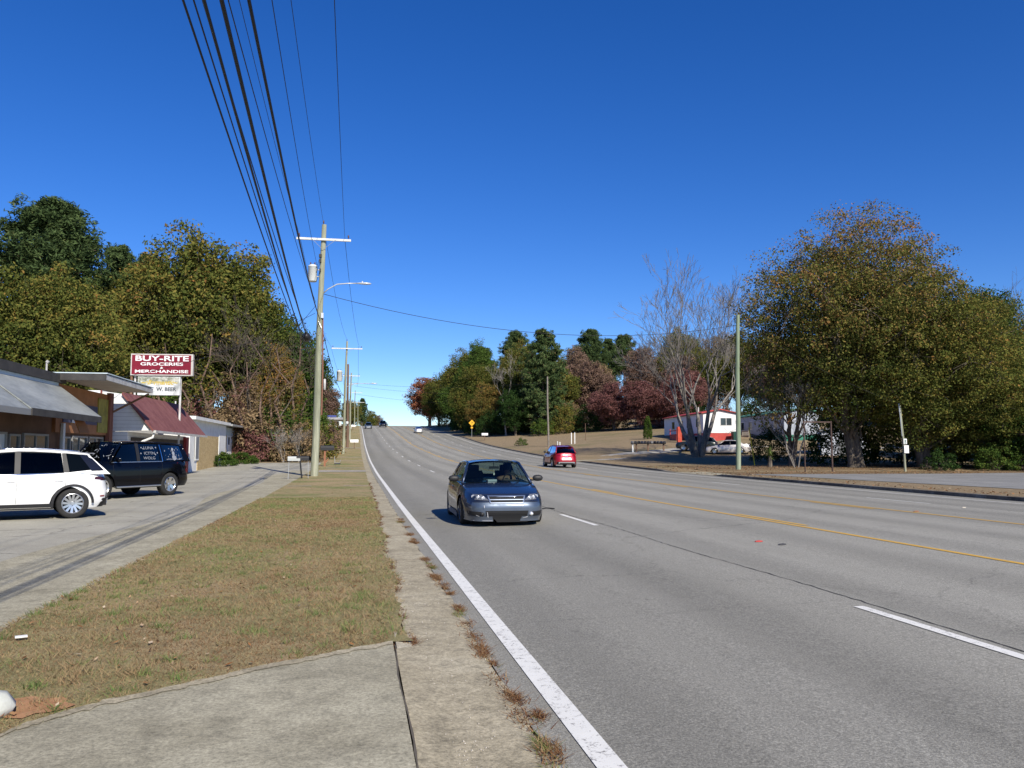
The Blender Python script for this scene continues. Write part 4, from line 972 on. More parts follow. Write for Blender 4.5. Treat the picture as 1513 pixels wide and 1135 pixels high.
# ---- blue tuned sedan
def sedan(name, label, paintm, detail=True, roofm=None, group=None, glass=M_CLEAR):
    t = thing(name, label, 'car', group=group)
    s = Car(L=4.74, Wd=.885, nf=5.6, nr=5, taperf=.09, taperr=.10, zb=.17, lipf=.0, lipr=.1, Ra=.355, Rw=.31, tw=.21, wx=(1.42, -1.26),
            wprof=[(0, .95), (.12, .985), (.4, 1.0), (.66, .99), (.85, .955), (1, .90)], crown=.055,
            xF=[(.17, 2.33), (.30, 2.37), (.46, 2.37), (.53, 2.335), (.62, 2.29), (.72, 2.20), (.9, 2.1)], xR=[(.17, 2.22), (.35, 2.36), (.55, 2.36), (.75, 2.30), (.95, 2.24)],
            zt=[(-2.37, .93), (-2.1, .985), (-1.6, .99), (-1.0, .955), (0, .925), (.7, .90), (1.1, .875), (1.7, .80), (2.1, .715), (2.3, .655), (2.37, .63)],
            zbelt=.92, zroof=1.385, wb=.775, wr=.575, rcrown=.05, Ab=(1.12, .925), At=(.42, 1.38), Ct=(-.95, 1.36), Cb=(-1.62, .985), roofl=[(-.95, 1.355), (-.4, 1.395), (0, 1.40), (.42, 1.372)])
    s.body(t, paintm); s.under(t); s.greenhouse(t, paintm, glass=glass, rear_glass=glass); s.interior(t, detail)
    s.side_panel('side_window', [(-.16, .945), (.95, .93), (.33, 1.345), (-.16, 1.365)], glass, t, thick=-.004)
    s.side_panel('side_window', [(-1.08, .955), (-.24, .945), (-.24, 1.365), (-.80, 1.335)], glass, t, thick=-.004)
    s.side_panel('door_pillar', [(-.25, .93), (-.15, .93), (-.15, 1.37), (-.25, 1.37)], M_BLK, t, thick=.004)
    s.side_panel('quarter_panel', [(-1.62, .96), (-1.07, .94), (-.79, 1.345), (-1.0, 1.345)], paintm, t, thick=.006)
    s.wheels(t, 5 if detail else 7, .07, M_ALU if not detail else mat('dark_alloy', (.12, .12, .13), .35, .8))
    s.mirror(t, .86, .99, M_BLK, (.12, .24, .15))
    s.handles(t, (-.05, -.95), .80, paintm); s.seams(t, (1.0, -.2, -1.0))
    s.patch('tail_light', [((.52, .72), (.82, .74), (.80, .90), (.54, .90))], M_TAIL, t, -1, both=True)
    return t, s
P_BLUE = car_paint('deep_blue_paint', (.022, .034, .066), .55, .28, .06)
t, s = sedan('sedan', 'dark blue sedan with damaged front bumper driving towards the camera', P_BLUE)
BLUE = t
place_car(t, 3.13, 19.30, hdg(-.015, -1)); t.scale = (1, 1.035, .955)
# front end: greyer primered bumper skin, openings painted as dark patches for recess shade, lamps, grille
P_BUMP = car_paint('faded_bumper_paint', (.07, .10, .15), .45, .38, .06)
s.patch('bumper', [((-.84, .20), (.84, .20), (.80, .535), (-.80, .535))], P_BUMP, t, off=.012, nu=26, nv=8)
for q_ in (((-.86, .13), (-.28, .13), (-.30, .235), (-.85, .235)), ((.26, .135), (.86, .13), (.85, .235), (.30, .235))): s.patch('bumper_lip', [q_], P_BUMP, t, off=.045, nu=14, nv=3)
s.patch('air_intake', [((-.40, .205), (.40, .205), (.44, .355), (-.44, .355))], M_VOID, t, off=.022, nu=14, nv=3)
s.patch('intake_mesh', [((-.42, .27), (.42, .27), (.425, .278), (-.425, .278)), ((-.43, .315), (.43, .315), (.435, .322), (-.435, .322))], M_BLK, t, off=.030, nu=14, nv=1)
s.patch('bumper_gap', [((-.20, .11), (.42, .11), (.40, .215), (-.28, .215))], M_VOID, t, off=.03, nu=14, nv=3)
s.patch('fog_opening', [((.55, .24), (.76, .26), (.78, .345), (.52, .335))], M_VOID, t, off=.024, nu=6, nv=3, both=True)
for sd in (1, -1):
    mb = MB(); mb.lathe([(.001, .045), (.03, .04), (.042, .02), (.046, 0)], 16, 'X', tuple(s.face(sd * .50, .285, 1, .0))); mb.build('fog_light', M_LAMPIN if sd > 0 else M_BLK, t, smooth=True)
for sd in (1, -1):
    q = [((sd*.36, .575), (sd*.80, .60), (sd*.80, .715), (sd*.50, .70))]
    hl = s.patch('headlight', q, mat('smoked_lamp', (.16, .17, .19), .12, .3, .8), t, off=.012, nu=10, nv=5)
    for k, y in enumerate((.475, .565, .655, .745)):
        z = .628 + .012 * k; c = s.face(sd * y, z, 1, .012)
        mb = MB(); mb.lathe([(.024, .012), (.034, .018), (.038, .010), (.036, .0)], 16, 'X', tuple(c)); mb.lathe([(.001, .012), (.014, .010), (.02, .0)], 12, 'X', tuple(c))
        mb.build('lamp_ring', M_LAMPIN if k < 2 else M_LENS, hl, smooth=True)
    mk = s.patch('indicator', [((sd*.77, .60), (sd*.825, .61), (sd*.82, .70), (sd*.775, .70))], mat('amber_lens', (.45, .16, .07), .2), hl, off=.018, nu=3, nv=3)
gr = s.patch('grille', [((-.33, .53), (.33, .53), (.37, .665), (-.37, .665))], M_VOID, t, off=.016, nu=12, nv=4)
s.patch('grille_trim', [((-.385, .662), (.385, .662), (.375, .682), (-.375, .682)), ((-.345, .585), (.345, .585), (.35, .603), (-.35, .603)), ((-.335, .515), (.335, .515), (.34, .537), (-.34, .537)), ((-.345, .515), (-.315, .515), (-.365, .682), (-.39, .682)), ((.315, .515), (.345, .515), (.39, .682), (.365, .682))], mat('satin_trim', (.36, .42, .50), .22, .8), gr, off=.030, nu=12, nv=1)
for q_ in [((-.475, .42), (-.462, .42), (-.458, .47), (-.47, .48)), ((-.62, .255), (-.56, .235), (-.56, .245), (-.63, .27)), ((-.40, .22), (-.38, .21), (-.40, .33), (-.41, .33)), ((.30, .19), (.42, .215), (.42, .235), (.33, .205)), ((-.84, .14), (-.30, .138), (-.30, .146), (-.84, .15))]: s.patch('paint_chip', [q_], mat('bare_plastic', (.42, .42, .44), .6), t, off=.052, nu=3, nv=2)
s.patch('panel_gap', [((-.80, .540), (.80, .540), (.80, .547), (-.80, .547))], M_VOID, t, off=.014, nu=20, nv=1)
s.patch('panel_gap', [((-.52, .70), (.52, .70), (.52, .706), (-.52, .706))], M_VOID, t, off=.010, nu=16, nv=1)
for sd in (1, -1):
    sk = MB(); sk.grid(lambda u, v: s.flank(-.85 + 1.85 * u, .14 + .13 * v, sd, .035 - .02 * v), 10, 2)
    sk.build('side_skirt', P_BLUE, t, smooth=True)
mb = MB(); mb.box((.85, -.10, .955), (.10, .22, .05), rz=.3); mb.build('dashboard_papers', mat('paper', (.5, .55, .65), .7), t, bevel=.008)
mb = MB(); mb.tube([(.52, 0, 1.27), (.54, 0, 1.12)], .003, 4); mb.box((.54, 0, 1.10), (.01, .03, .05)); mb.build('hanging_air_freshener', M_WHITE, t)

# driver
def person_bust():
    t2 = thing('person', 'driver in dark clothes at the wheel of the blue sedan', 'person')
    V = [(0, 0, 0), (0, 0, .22), (.02, 0, .42), (.03, 0, .52), (.05, 0, .60), (.06, 0, .70), (.02, .17, .42), (.16, .24, .20), (.40, .16, .20), (.47, .13, .24), (.02, -.17, .42), (.16, -.24, .20), (.40, -.16, .20), (.47, -.13, .24)]
    E_ = [(0, 1), (1, 2), (2, 3), (3, 4), (4, 5), (2, 6), (6, 7), (7, 8), (8, 9), (2, 10), (10, 11), (11, 12), (12, 13)]
    RR = [.15, .16, .14, .055, .085, .078, .062, .048, .036, .034, .062, .048, .036, .034]
    me = bpy.data.meshes.new('person_body'); me.from_pydata(V, E_, []); o = link('person_body', me, t2, mat('skin_shadow', (.16, .09, .06), .6))
    import bmesh
    bm = bmesh.new(); bm.from_mesh(me); lay = bm.verts.layers.skin.verify(); bm.verts.ensure_lookup_table()
    for i, v in enumerate(bm.verts): v[lay].radius = (RR[i], RR[i]); v[lay].use_root = (i == 0)
    bm.to_mesh(me); bm.free()
    o.modifiers.new('skin', 'SKIN')
    sb = o.modifiers.new('sub', 'SUBSURF'); sb.levels = 2; sb.render_levels = 2
    j = MB()
    j.lathe([(.155, -.05), (.185, .1), (.20, .26), (.19, .36), (.14, .44), (.07, .475)], 16); o2 = j.build('jacket', mat('dark_jacket', (.02, .022, .028), .9), t2, smooth=True); o2.scale = (.72, 1.05, 1)
    h = MB(); h.lathe([(.001, .815), (.05, .805), (.085, .77), (.098, .72), (.095, .66), (.085, .60)], 16, 'Z', (.035, 0, 0)); h.build('hair', mat('dark_hair', (.015, .012, .01), .7), t2, smooth=True)
    return t2
PERS = person_bust()
PERS.location = BLUE.matrix_basis @ Vector((-.02, .37, .53)); PERS.rotation_euler = BLUE.rotation_euler

# ---- red crossover driving away
def crossover(name, label, paintm, kind='red', group=None):
    t = thing(name, label, 'car', group=group)
    L = 4.6
    s = Car(L=L, Wd=.925, nf=5, nr=5.5, taperf=.14, taperr=.12, zb=.24, lipf=.1, lipr=.12, Ra=.41, Rw=.355, tw=.235, wx=(1.40, -1.31),
            wprof=[(0, .95), (.15, .985), (.4, 1.0), (.7, .985), (.9, .95), (1, .90)], crown=.05,
            xF=[(.2, 2.2), (.45, 2.3), (.7, 2.28), (.9, 2.15), (1.1, 2.05)], xR=[(.24, 2.16), (.40, 2.29), (.62, 2.30), (.72, 2.24), (.95, 2.19), (1.08, 2.13)],
            zt=[(-2.3, 1.06), (-1.8, 1.10), (-1.0, 1.07), (0, 1.04), (.9, 1.02), (1.3, 1.0), (1.9, .93), (2.2, .85), (2.3, .80)],
            zbelt=1.06, zroof=1.60, wb=.80, wr=.60, rcrown=.04, Ab=(1.12, 1.03), At=(.42, 1.58), Ct=(-1.62, 1.53), Cb=(-2.10, 1.08), roofl=[(-1.7, 1.525), (-1.0, 1.60), (-.2, 1.635), (.42, 1.59)])
    if kind == 'white': s.xR = [(.24, 2.0), (.40, 2.10), (.62, 2.12), (.72, 2.09), (.95, 2.05), (1.08, 2.0)]; s.Cb = (-2.0, 1.08)
    s.body(t, paintm); s.under(t); s.greenhouse(t, paintm, glass=M_CLEAR, rear_glass=M_TINT); s.interior(t, True)
    s.side_panel('side_window', [(-.10, 1.08), (.92, 1.06), (.36, 1.545), (-.10, 1.585)], M_TINT, t, thick=-.004)
    s.side_panel('side_window', [(-1.12, 1.10), (-.18, 1.08), (-.18, 1.585), (-1.05, 1.565)], M_TINT, t, thick=-.004)
    s.side_panel('quarter_window', [(-1.75, 1.16), (-1.20, 1.10), (-1.12, 1.56), (-1.5, 1.53)], M_TINT, t, thick=.008)
    s.side_panel('door_pillar', [(-.20, 1.05), (-.08, 1.05), (-.08, 1.59), (-.20, 1.59)], M_BLK, t, thick=.004)
    s.side_panel('quarter_panel', [(-2.12, 1.05), (-1.11, 1.05), (-1.04, 1.57), (-1.62, 1.54)], paintm, t, thick=.004)
    s.wheels(t, 10 if kind == 'red' else 12, .045, M_ALU, .25); s.mirror(t, .82, 1.13, M_BLK if kind == 'red' else paintm, (.13, .22, .15))
    s.handles(t, (-.02, -1.0), .90, paintm); s.seams(t, (1.0, -.14, -1.15))
    # rear end
    s.patch('bumper', [((-.86, .25), (.86, .25), (.86, .46), (-.86, .46))], M_BLK, t, -1, .012, 20, 4)
    s.patch('skid_plate', [((-.62, .37), (.62, .37), (.60, .45), (-.60, .45))], mat('silver_trim', (.55, .56, .58), .35, .7), t, -1, .026, 16, 2)
    s.patch('tail_light', [((.40, .90), (.84, .89), (.84, 1.0), (.50, .97))], M_TAIL if kind == 'red' else M_TAILD, t, -1, .012, both=True)
    s.patch('plate_recess', [((-.36, .60), (.36, .60), (.32, .78), (-.32, .78))], mat('shaded_trim', (.20, .20, .22), .4, .5), t, -1, .010, 8, 3)
    s.patch('number_plate', [((-.155, .64), (.155, .64), (.155, .76), (-.155, .76))], M_PLATE, t, -1, .020, 6, 2)
    s.patch('tailgate_badge', [((-.10, .83), (.10, .83), (.10, .88), (-.10, .88))], M_CHR, t, -1, .014, 4, 2)
    for sd in (1, -1):
        mb = MB(); c = s.face(sd * .58, .34, -1, .0); mb.lathe([(.03, .05), (.045, -.03), (.045, -.06), (.03, -.06)], 14, 'X', tuple(c)); mb.build('exhaust_tip', M_CHR, t, smooth=True)
    mb = MB(); zc = spl(s.roofl, -1.62)
    mb.grid(lambda u, v: (-1.55 - .24 * v, (u - .5) * 1.12, zc + .035 + .0 * v - .02 * (2*u-1)**2), 8, 2); mb.grid(lambda u, v: (-1.79 + .24 * v, (u - .5) * 1.12, zc + .0 + .01 * v), 8, 2)
    mb.build('spoiler', paintm, t, smooth=True)
    mb = MB()
    for sd in (1, -1): mb = MB(); mb.tube([s.side(x, spl(s.roofl, x) + .045, sd, -.05) for x in (.25, .1, -.6, -1.2, -1.45)], [.01, .018, .018, .018, .01], 6); mb.build('roof_rail', M_CHR if kind != 'red' else M_BLK, t, smooth=True)
    for sd in (1, -1):
        mb = MB(); mb.grid(lambda u, v: s.flank(-.90 + 1.85 * u, .24 + .13 * v, sd, .012), 10, 2)
        for xw in s.wx: mb.grid(lambda u, v: s.flank(xw + (s.Ra + .055 * v) * math.cos(math.pi * u), max(.26, s.Rw + (s.Ra + .055 * v) * math.sin(math.pi * u)), sd, .010), 20, 1)
        mb.build('wheel_arch_trim', M_BLK, t, smooth=True)
    return t, s
P_RED = car_paint('bright_red_paint', (.38, .008, .02), .35, .28, .0)
t, s = crossover('crossover', 'bright red crossover driving away up the far lane', P_RED)
place_car(t, 15.2, 61.0, hdg(.0, 1))
s.patch('headlight', [((.45, .70), (.84, .72), (.84, .82), (.5, .80))], M_LENS, t, 1, both=True)

# ---- white crossover parked at the shop
P_WHT = car_paint('pearl_white_paint', (.80, .80, .79), .0, .3, .02)
t, s = crossover('crossover', 'white crossover with silver wheels parked nose-in at the left edge', P_WHT, 'white')
hx, hy = -.925, -.38
n_ = Vector((-hy, hx))          # left side
rwx, rwy = -6.72, 21.55         # near rear wheel contact
cx = rwx - n_.x * .83 + hx * 1.31; cy = rwy - n_.y * .83 + hy * 1.31
t.location = (cx, cy, zr(cy) + .012); t.rotation_euler = (0, 0, hdg(hx, hy))
s.side_panel('beltline_trim', [(-1.72, 1.075), (.98, 1.045), (.98, 1.058), (-1.72, 1.090)], M_CHR, t, thick=.016, n=12)
s.side_panel('rear_pillar_trim', [(-1.98, 1.14), (-1.70, 1.13), (-1.42, 1.53), (-1.62, 1.53)], mat('gloss_black', (.008, .008, .01), .08, spec=.8), t, thick=.014)
s.side_panel('rear_door_pillar_trim', [(-1.22, 1.10), (-1.10, 1.10), (-1.05, 1.56), (-1.14, 1.56)], M_BLK, t, thick=.012)
s.patch('side_reflector', [((-2.19, .50), (-2.08, .50), (-2.08, .53), (-2.20, .53))], M_TAIL, t, off=.012, nu=3, nv=1, both=True, which='flank')
s.patch('tail_light', [((-2.26, .90), (-1.98, .93), (-2.02, .985), (-2.24, .975))], M_TAILD, t, off=.010, nu=6, nv=2, both=True, which='flank')
s.patch('sill_trim', [((-.85, .27), (.92, .27), (.92, .285), (-.85, .285))], M_CHR, t, off=.02, nu=8, nv=1, both=True, which='flank')

# ---- black full-size SUV with painted windows
t = thing('suv', 'black full-size SUV with white writing on its windows parked by the shop', 'car')
s = Car(L=5.18, Wd=1.01, nf=6, nr=7, taperf=.08, taperr=.08, zb=.33, lipf=.05, lipr=.1, Ra=.47, Rw=.405, tw=.27, wx=(1.50, -1.45),
        wprof=[(0, .96), (.12, .985), (.4, 1.0), (.75, .99), (.92, .96), (1, .92)], crown=.06,
        xF=[(.3, 2.5), (.55, 2.59), (.9, 2.58), (1.15, 2.50)], xR=[(.33, 2.5), (.5, 2.59), (.75, 2.58), (1.0, 2.52), (1.2, 2.48)],
        zt=[(-2.59, 1.21), (-2.0, 1.215), (-1, 1.20), (0, 1.19), (1.0, 1.19), (1.3, 1.20), (2.0, 1.14), (2.4, 1.08), (2.59, 1.0)],
        zbelt=1.20, zroof=1.86, wb=.91, wr=.74, rcrown=.045, Ab=(1.30, 1.20), At=(.62, 1.83), Ct=(-2.18, 1.81), Cb=(-2.50, 1.22), roofl=[(-2.2, 1.80), (-1.5, 1.86), (0, 1.89), (.62, 1.85)])
P_BK = car_paint('black_paint', (.002, .0025, .005), .0, .12, .0); P_BK.node_tree.nodes['Principled BSDF'].inputs['Coat Weight'].default_value = .25; P_BK.node_tree.nodes['Principled BSDF'].inputs['Specular IOR Level'].default_value = .2
s.body(t, P_BK); s.under(t); s.greenhouse(t, P_BK, glass=M_CLEAR, rear_glass=M_TINT); s.interior(t, True)
s.side_panel('side_window', [(.02, 1.22), (1.08, 1.21), (.56, 1.79), (.02, 1.82)], M_TINT, t, thick=-.004)
sw = s.side_panel('side_window', [(-1.02, 1.23), (-.08, 1.22), (-.08, 1.82), (-.98, 1.81)], M_TINT, t, thick=-.004)
qw = s.side_panel('quarter_window', [(-2.22, 1.26), (-1.18, 1.23), (-1.14, 1.80), (-2.05, 1.76)], M_TINT, t, thick=-.004)
s.side_panel('door_pillar', [(-.10, 1.20), (.04, 1.20), (.04, 1.84), (-.10, 1.84)], M_BLK, t, thick=.004)
s.side_panel('quarter_panel', [(-1.20, 1.20), (-1.0, 1.20), (-.96, 1.83), (-1.16, 1.83)], P_BK, t, thick=.004)
s.side_panel('rear_pillar', [(-2.5, 1.20), (-2.2, 1.20), (-2.02, 1.80), (-2.2, 1.80)], P_BK, t, thick=.004)
s.side_panel('beltline_trim', [(-1.10, 1.205), (1.12, 1.195), (1.12, 1.215), (-1.10, 1.225)], M_ALU, t, thick=.018, n=12)
s.side_panel('window_trim', [(-1.13, 1.22), (-1.09, 1.22), (-1.03, 1.80), (-1.07, 1.80)], M_CHR, t, thick=.018, n=8)
s.wheels(t, 6, .11, mat('bright_alloy', (.72, .73, .75), .2, .9), .0, .62); s.mirror(t, 1.0, 1.28, P_BK, (.16, .26, .20)); s.handles(t, (.10, -.92), 1.02, P_BK); s.seams(t, (1.1, -.03, -1.05))
s.patch('tail_light', [((.80, .80), (.96, .80), (.94, 1.18), (.82, 1.18))], M_TAIL, t, -1, .01, both=True)
s.patch('side_tail_light', [((-2.57, .92), (-2.49, .92), (-2.47, 1.17), (-2.52, 1.17))], M_TAIL, t, off=.012, nu=2, nv=4, both=True, which='flank')
s.patch('headlight', [((.62, .80), (.92, .82), (.92, 1.0), (.62, 1.0))], M_LENS, t, 1, both=True)
s.patch('grille', [((-.55, .62), (.55, .62), (.58, 1.0), (-.58, 1.0))], M_CHR, t, 1, .008, 10, 3)
s.patch('bumper', [((-.95, .34), (.95, .34), (.95, .62), (-.95, .62))], M_BLK, t, -1, .012, 16, 3)
for sd in (1, -1): mb = MB(); mb.span((-.95, sd * .90, .36), (.98, sd * 1.05, .41)); mb.build('running_board', M_ALU, t, bevel=.01)
hx, hy = -.52, -.855
n_ = Vector((-hy, hx)); rwx, rwy = -6.62, 31.3
cx = rwx - n_.x * .88 + hx * 1.45; cy = rwy - n_.y * .88 + hy * 1.45
t.location = (cx, cy, zr(cy) + .012); t.rotation_euler = (0, 0, hdg(hx, hy))
M_CHALK = mat('window_marker', (.24, .26, .30), .8)
def on_glass(me, xc, zc, sx, sz, sd=1, off=.006):
    """lay a flat text mesh on the cabin side: local x -> -x of car (reads from outside on the left)"""
    for v in me.vertices:
        p = s.side(xc - v.co.x * sx, zc + v.co.y * sz, sd, off); v.co = p
    me.update(); return me
wr = []
for row, (txt, z, x) in enumerate((("LUNA", 1.685, -.55), ("ICTTN", 1.50, -.56), ("WOLG", 1.335, -.53))):
    me = on_glass(text_mesh(txt, .15, .0), x, z, 1.15, .9); wr.append(link('window_writing', me, sw, M_CHALK))
bl_ = MB()
def blob(x, z, r, sd=1, squash=1):
    pts = [s.side(x + r * math.cos(a) * rnd.uniform(.75, 1.2), z + squash * r * math.sin(a) * rnd.uniform(.8, 1.2), sd, .007) for a in np.linspace(0, 6.28, 9)[:-1]]
    bl_.poly(pts)
for x, z in ((-.22, 1.70), (-.17, 1.50), (-.88, 1.70), (-.92, 1.52), (-.30, 1.66), (-.82, 1.46)): blob(x, z, .025)
bl_.build('window_writing', M_CHALK, sw)
bl_ = MB()
for x, z, r in ((-1.70, 1.34, .105), (-1.68, 1.50, .075), (-1.665, 1.64, .05)): blob(x, z, r)
for i in range(26): blob(rnd.uniform(-2.08, -1.25), rnd.uniform(1.30, 1.74), rnd.uniform(.008, .02))
for i in range(10): blob(-1.35 - i * .075, 1.29 + jit(.01), .03, 1, .5)
bl_.build('window_writing', M_CHALK, qw)
for i in range(32):
    bl_ = MB()
    v = rnd.uniform(.1, .85); f = rnd.uniform(-.9, .9); bul = .13
    x = 1.30 + (.62 - 1.30) * v - bul * f * f * (1 - v * .6) + .03 * math.sin(v * math.pi) + .012; z = 1.20 + .65 * v + .045 * (1 - f * f) * v + .01
    yb = .86 - .15 * v; r = rnd.uniform(.02, .055); c = Vector((x, f * yb, z)); e1 = Vector((0, 1, 0)); e2 = Vector((-.68, 0, .63)).normalized()
    a0 = rnd.uniform(0, 3); bl_.poly([c + (e1 * math.cos(a0) + e2 * math.sin(a0)) * r * 1.3, c + (e1 * math.cos(a0 + .4) + e2 * math.sin(a0 + .4)) * r, c - (e1 * math.cos(a0) + e2 * math.sin(a0)) * r * 1.3, c - (e1 * math.cos(a0 + .4) + e2 * math.sin(a0 + .4)) * r])
    bl_.build('windshield_writing', M_CHALK, t)

# ---- cars on the lawn drive and far along the road
P_SIL = car_paint('silver_paint', (.62, .58, .57), .35, .3, .03)
t, s = sedan('sedan', 'silver-white sedan parked on the gravel drive by the leafless tree', P_SIL, False, glass=M_TINT)
place_car(t, 38.35, 80.6, hdg(-.91, .41), lambda x, y: gz(x, y) + .02)
t, s = crossover('crossover', 'dark green-black SUV parked behind the silver sedan', car_paint('dark_green_paint', (.012, .02, .02), .2, .25, .02), 'dark')
place_car(t, 36.6, 84.6, hdg(-.88, .47), lambda x, y: gz(x, y) + .02)
t, s = crossover('crossover', 'small dark grey car approaching in the near lane at the crest', car_paint('slate_paint', (.05, .065, .09), .4, .3, .02), 'dark')
place_car(t, 2.95, 222, hdg(0, -1))
s.patch('headlight', [((.45, .70), (.84, .72), (.84, .82), (.5, .80))], M_LENS, t, 1, both=True)
s.patch('bumper', [((-.8, .3), (.8, .3), (.8, .62), (-.8, .62))], mat('grey_bumper', (.35, .37, .40), .4), t, 1, .01)
t, s = crossover('crossover', 'black SUV approaching over the crest in the second lane', car_paint('black_paint_b', (.01, .01, .012), .2, .25, .01), 'dark')
place_car(t, 7.2, 236, hdg(0, -1)); t.scale = (1.08, 1.08, 1.12)
t, s = sedan('sedan', 'pale silver sedan driving away in tree shade below the crest', car_paint('pale_silver_paint', (.5, .52, .55), .4, .3, .02), False, glass=M_TINT)
place_car(t, 13.6, 186, hdg(0, 1)); s.patch('bumper', [((-.8, .3), (.8, .3), (.8, .5), (-.8, .5))], M_WHITE, t, -1, .01)

#@@REST@@

# ------------------------------------------------------------------ shops on the left
M_DARKROOF = nmat('dark_fascia', [(.3, (.035, .033, .033)), (.7, (.07, .066, .062))], 2, .8)
M_AWN = nmat('grey_metal_awning', [(.34, (.17, .185, .185)), (.48, (.25, .265, .26)), (.66, (.31, .325, .315))], 1.1, .5, fine=(7, .14), stretch=(1, .35, 1))
M_ROLL = nmat('light_flashing', [(.3, (.45, .55, .60)), (.7, (.62, .70, .74))], 1.2, .5)
M_BROWN = nmat('brown_siding', [(.3, (.14, .075, .045)), (.7, (.21, .115, .07))], 1.5, .8)
def plank_mat(name, a, b, scale=7.0, axis=1, rough=.8):
    m = mat(name, a, rough); n = NT(m); sep = n.n("ShaderNodeSeparateXYZ"); n.l(n.coord(), sep.inputs[0])
    f = n.math('FRACT', n.math('MULTIPLY', sep.outputs[axis], scale)); g_ = n.ramp(f, [(0, g3(.35)), (.06, g3(1)), (.94, g3(1)), (1, g3(.5))])
    nz = n.noise(2, 5, .6); c = n.ramp(nz, [(.3, a), (.7, b)]); c = n.mix(1, c, g_, 'MULTIPLY'); n.l(c, n.b.inputs["Base Color"]); n.bump(g_, .4, .01); return m
M_ORANGE = plank_mat('orange_brown_boards', (.30, .13, .055), (.40, .18, .08), 6, 1)
M_WBOARD = plank_mat('white_clapboard', (.68, .69, .68), (.80, .81, .80), 5.5, 2)
M_WSTUC = nmat('white_render', [(.3, (.62, .62, .60)), (.6, (.76, .76, .74)), (.8, (.82, .82, .80))], 1.5, .85)
M_OSB = nmat('chipboard', [(.35, (.32, .22, .10)), (.5, (.48, .35, .17)), (.65, (.58, .45, .25))], 9, .85, fine=(28, .3))
M_MAROON = nmat('maroon_shingles', [(.3, (.13, .045, .045)), (.5, (.18, .068, .066)), (.75, (.235, .10, .095))], 1.6, .85, fine=(18, .25))
M_GUTTER = nmat('silver_gutter', [(.3, (.36, .34, .33)), (.7, (.62, .62, .60))], 2.5, .4)
M_SOFFIT = nmat('beige_soffit', [(.3, (.42, .36, .31)), (.7, (.55, .49, .43))], 1.5, .8)
M_SHOPGL = mat('shop_glass', (.035, .045, .05), .06, spec=.7)
M_GREYPANEL = nmat('grey_panel', [(.3, (.16, .17, .19)), (.7, (.22, .23, .25))], 1.5, .6)
M_FRAME = mat('aluminium_frame', (.34, .34, .33), .45, .5)

b = thing('shop', 'long low shop with grey sloping metal awning and flat canopy at the left edge', 'shop', (-11.2, 25, 0))
def B(mb, name, m, parent=None, **k): return mb.build(name, m, parent or b, **k)
mb = MB(); mb.span((-14, -13, -.3), (-.15, 15.6, 4.2)); B(mb, 'wall', M_BROWN)
mb = MB(); mb.span((-14.4, -13.4, 4.2), (.2, 9.0, 4.52)); B(mb, 'roof', M_DARKROOF)
mb = MB(); mb.span((.0, -13, 3.9), (.12, 8.4, 4.195)); B(mb, 'flashing', M_ROLL)
mb = MB()
z_b, z_t = 2.90, 4.12
for y0, y1, dz in ((-13, 1.75, -.03), (1.76, 8.62, .03)):
    mb.add([(.02, y0, z_t+dz), (.02, y1, z_t+dz), (1.6, y1, z_b+dz), (1.6, y0, z_b+dz), (.02, y0, z_t-.05+dz), (.02, y1, z_t-.05+dz), (1.6, y1, z_b-.05+dz), (1.6, y0, z_b-.05+dz)], [(3,2,1,0), (4,5,6,7), (2,3,7,6), (0,4,7,3), (1,2,6,5)])
aw = B(mb, 'awning', M_AWN)
mb = MB(); mb.span((1.55, -13, 2.70), (1.62, 1.70, 2.88)); B(mb, 'awning_valance', M_FRAME, aw)
mb = MB(); mb.span((1.56, 1.78, 2.70), (1.63, 8.58, 2.92)); B(mb, 'awning_valance', M_DARKROOF, aw)
mb = MB()
mb.poly([(-.2, 8.4, 4.40), (1.70, 8.4, 4.34), (1.70, 15.6, 4.32), (-.2, 15.6, 4.38)], (0, 0, .16)); cano = B(mb, 'canopy', M_SOFFIT)
mb = MB(); mb.span((1.702, 8.36, 4.33), (1.80, 15.64, 4.53)); B(mb, 'gutter', M_GUTTER, cano)
mb = MB(); mb.span((-.2, 8.28, 4.30), (1.80, 8.358, 4.54)); B(mb, 'canopy_edge', M_DARKROOF, cano)
mb = MB(); mb.span((-.25, 8.36, 4.565), (1.83, 15.7, 4.60)); B(mb, 'canopy_top', M_ROLL, cano)
mb = MB(); mb.tube([(-.1, 15.5, 3.3), (1.65, 15.5, 4.28)], .05, 6); B(mb, 'canopy_brace', M_BROWN, cano)
mb = MB(); mb.span((-.15, 8.7, 2.35), (-.02, 15.55, 4.195)); mb.span((-.02, 8.7, 4.19), (0.0, 9.0, 4.2)); B(mb, 'board_panel', M_ORANGE)
mb = MB(); mb.span((-.02, 9.4, 2.75), (.02, 13.6, 3.55)); B(mb, 'sign_panel', mat('faded_blue_sign', (.05, .05, .10), .5))
mb = MB(); mb.span((-.02, 13.7, 2.45), (.03, 15.1, 3.95)); B(mb, 'sign_panel', nmat('yellow_poster', [(.3, (.16, .15, .03)), (.6, (.36, .31, .06))], 2, .6))
mb = MB(); mb.span((.03, 10.3, 2.75), (.05, 11.9, 2.92)); B(mb, 'sign_strip', M_WHITE)
mb = MB(); mb.span((-.05, 15.1, -.1), (.12, 15.6, 4.28)); B(mb, 'corner_post', nmat('rusty_post', [(.3, (.16, .06, .04)), (.7, (.25, .10, .07))], 2, .8))
mb = MB(); mb.span((.0, 9.2, -.1), (.10, 9.42, 2.7)); B(mb, 'white_post', M_WHITE)
mb = MB(); mb.poly([(1.35, 7.0, 2.28), (1.35, 8.1, 2.28), (1.15, 8.1, 2.74), (1.15, 7.0, 2.74)], (.03, 0, .01)); B(mb, 'orange_flap', mat('orange_canvas', (.5, .19, .06), .8))
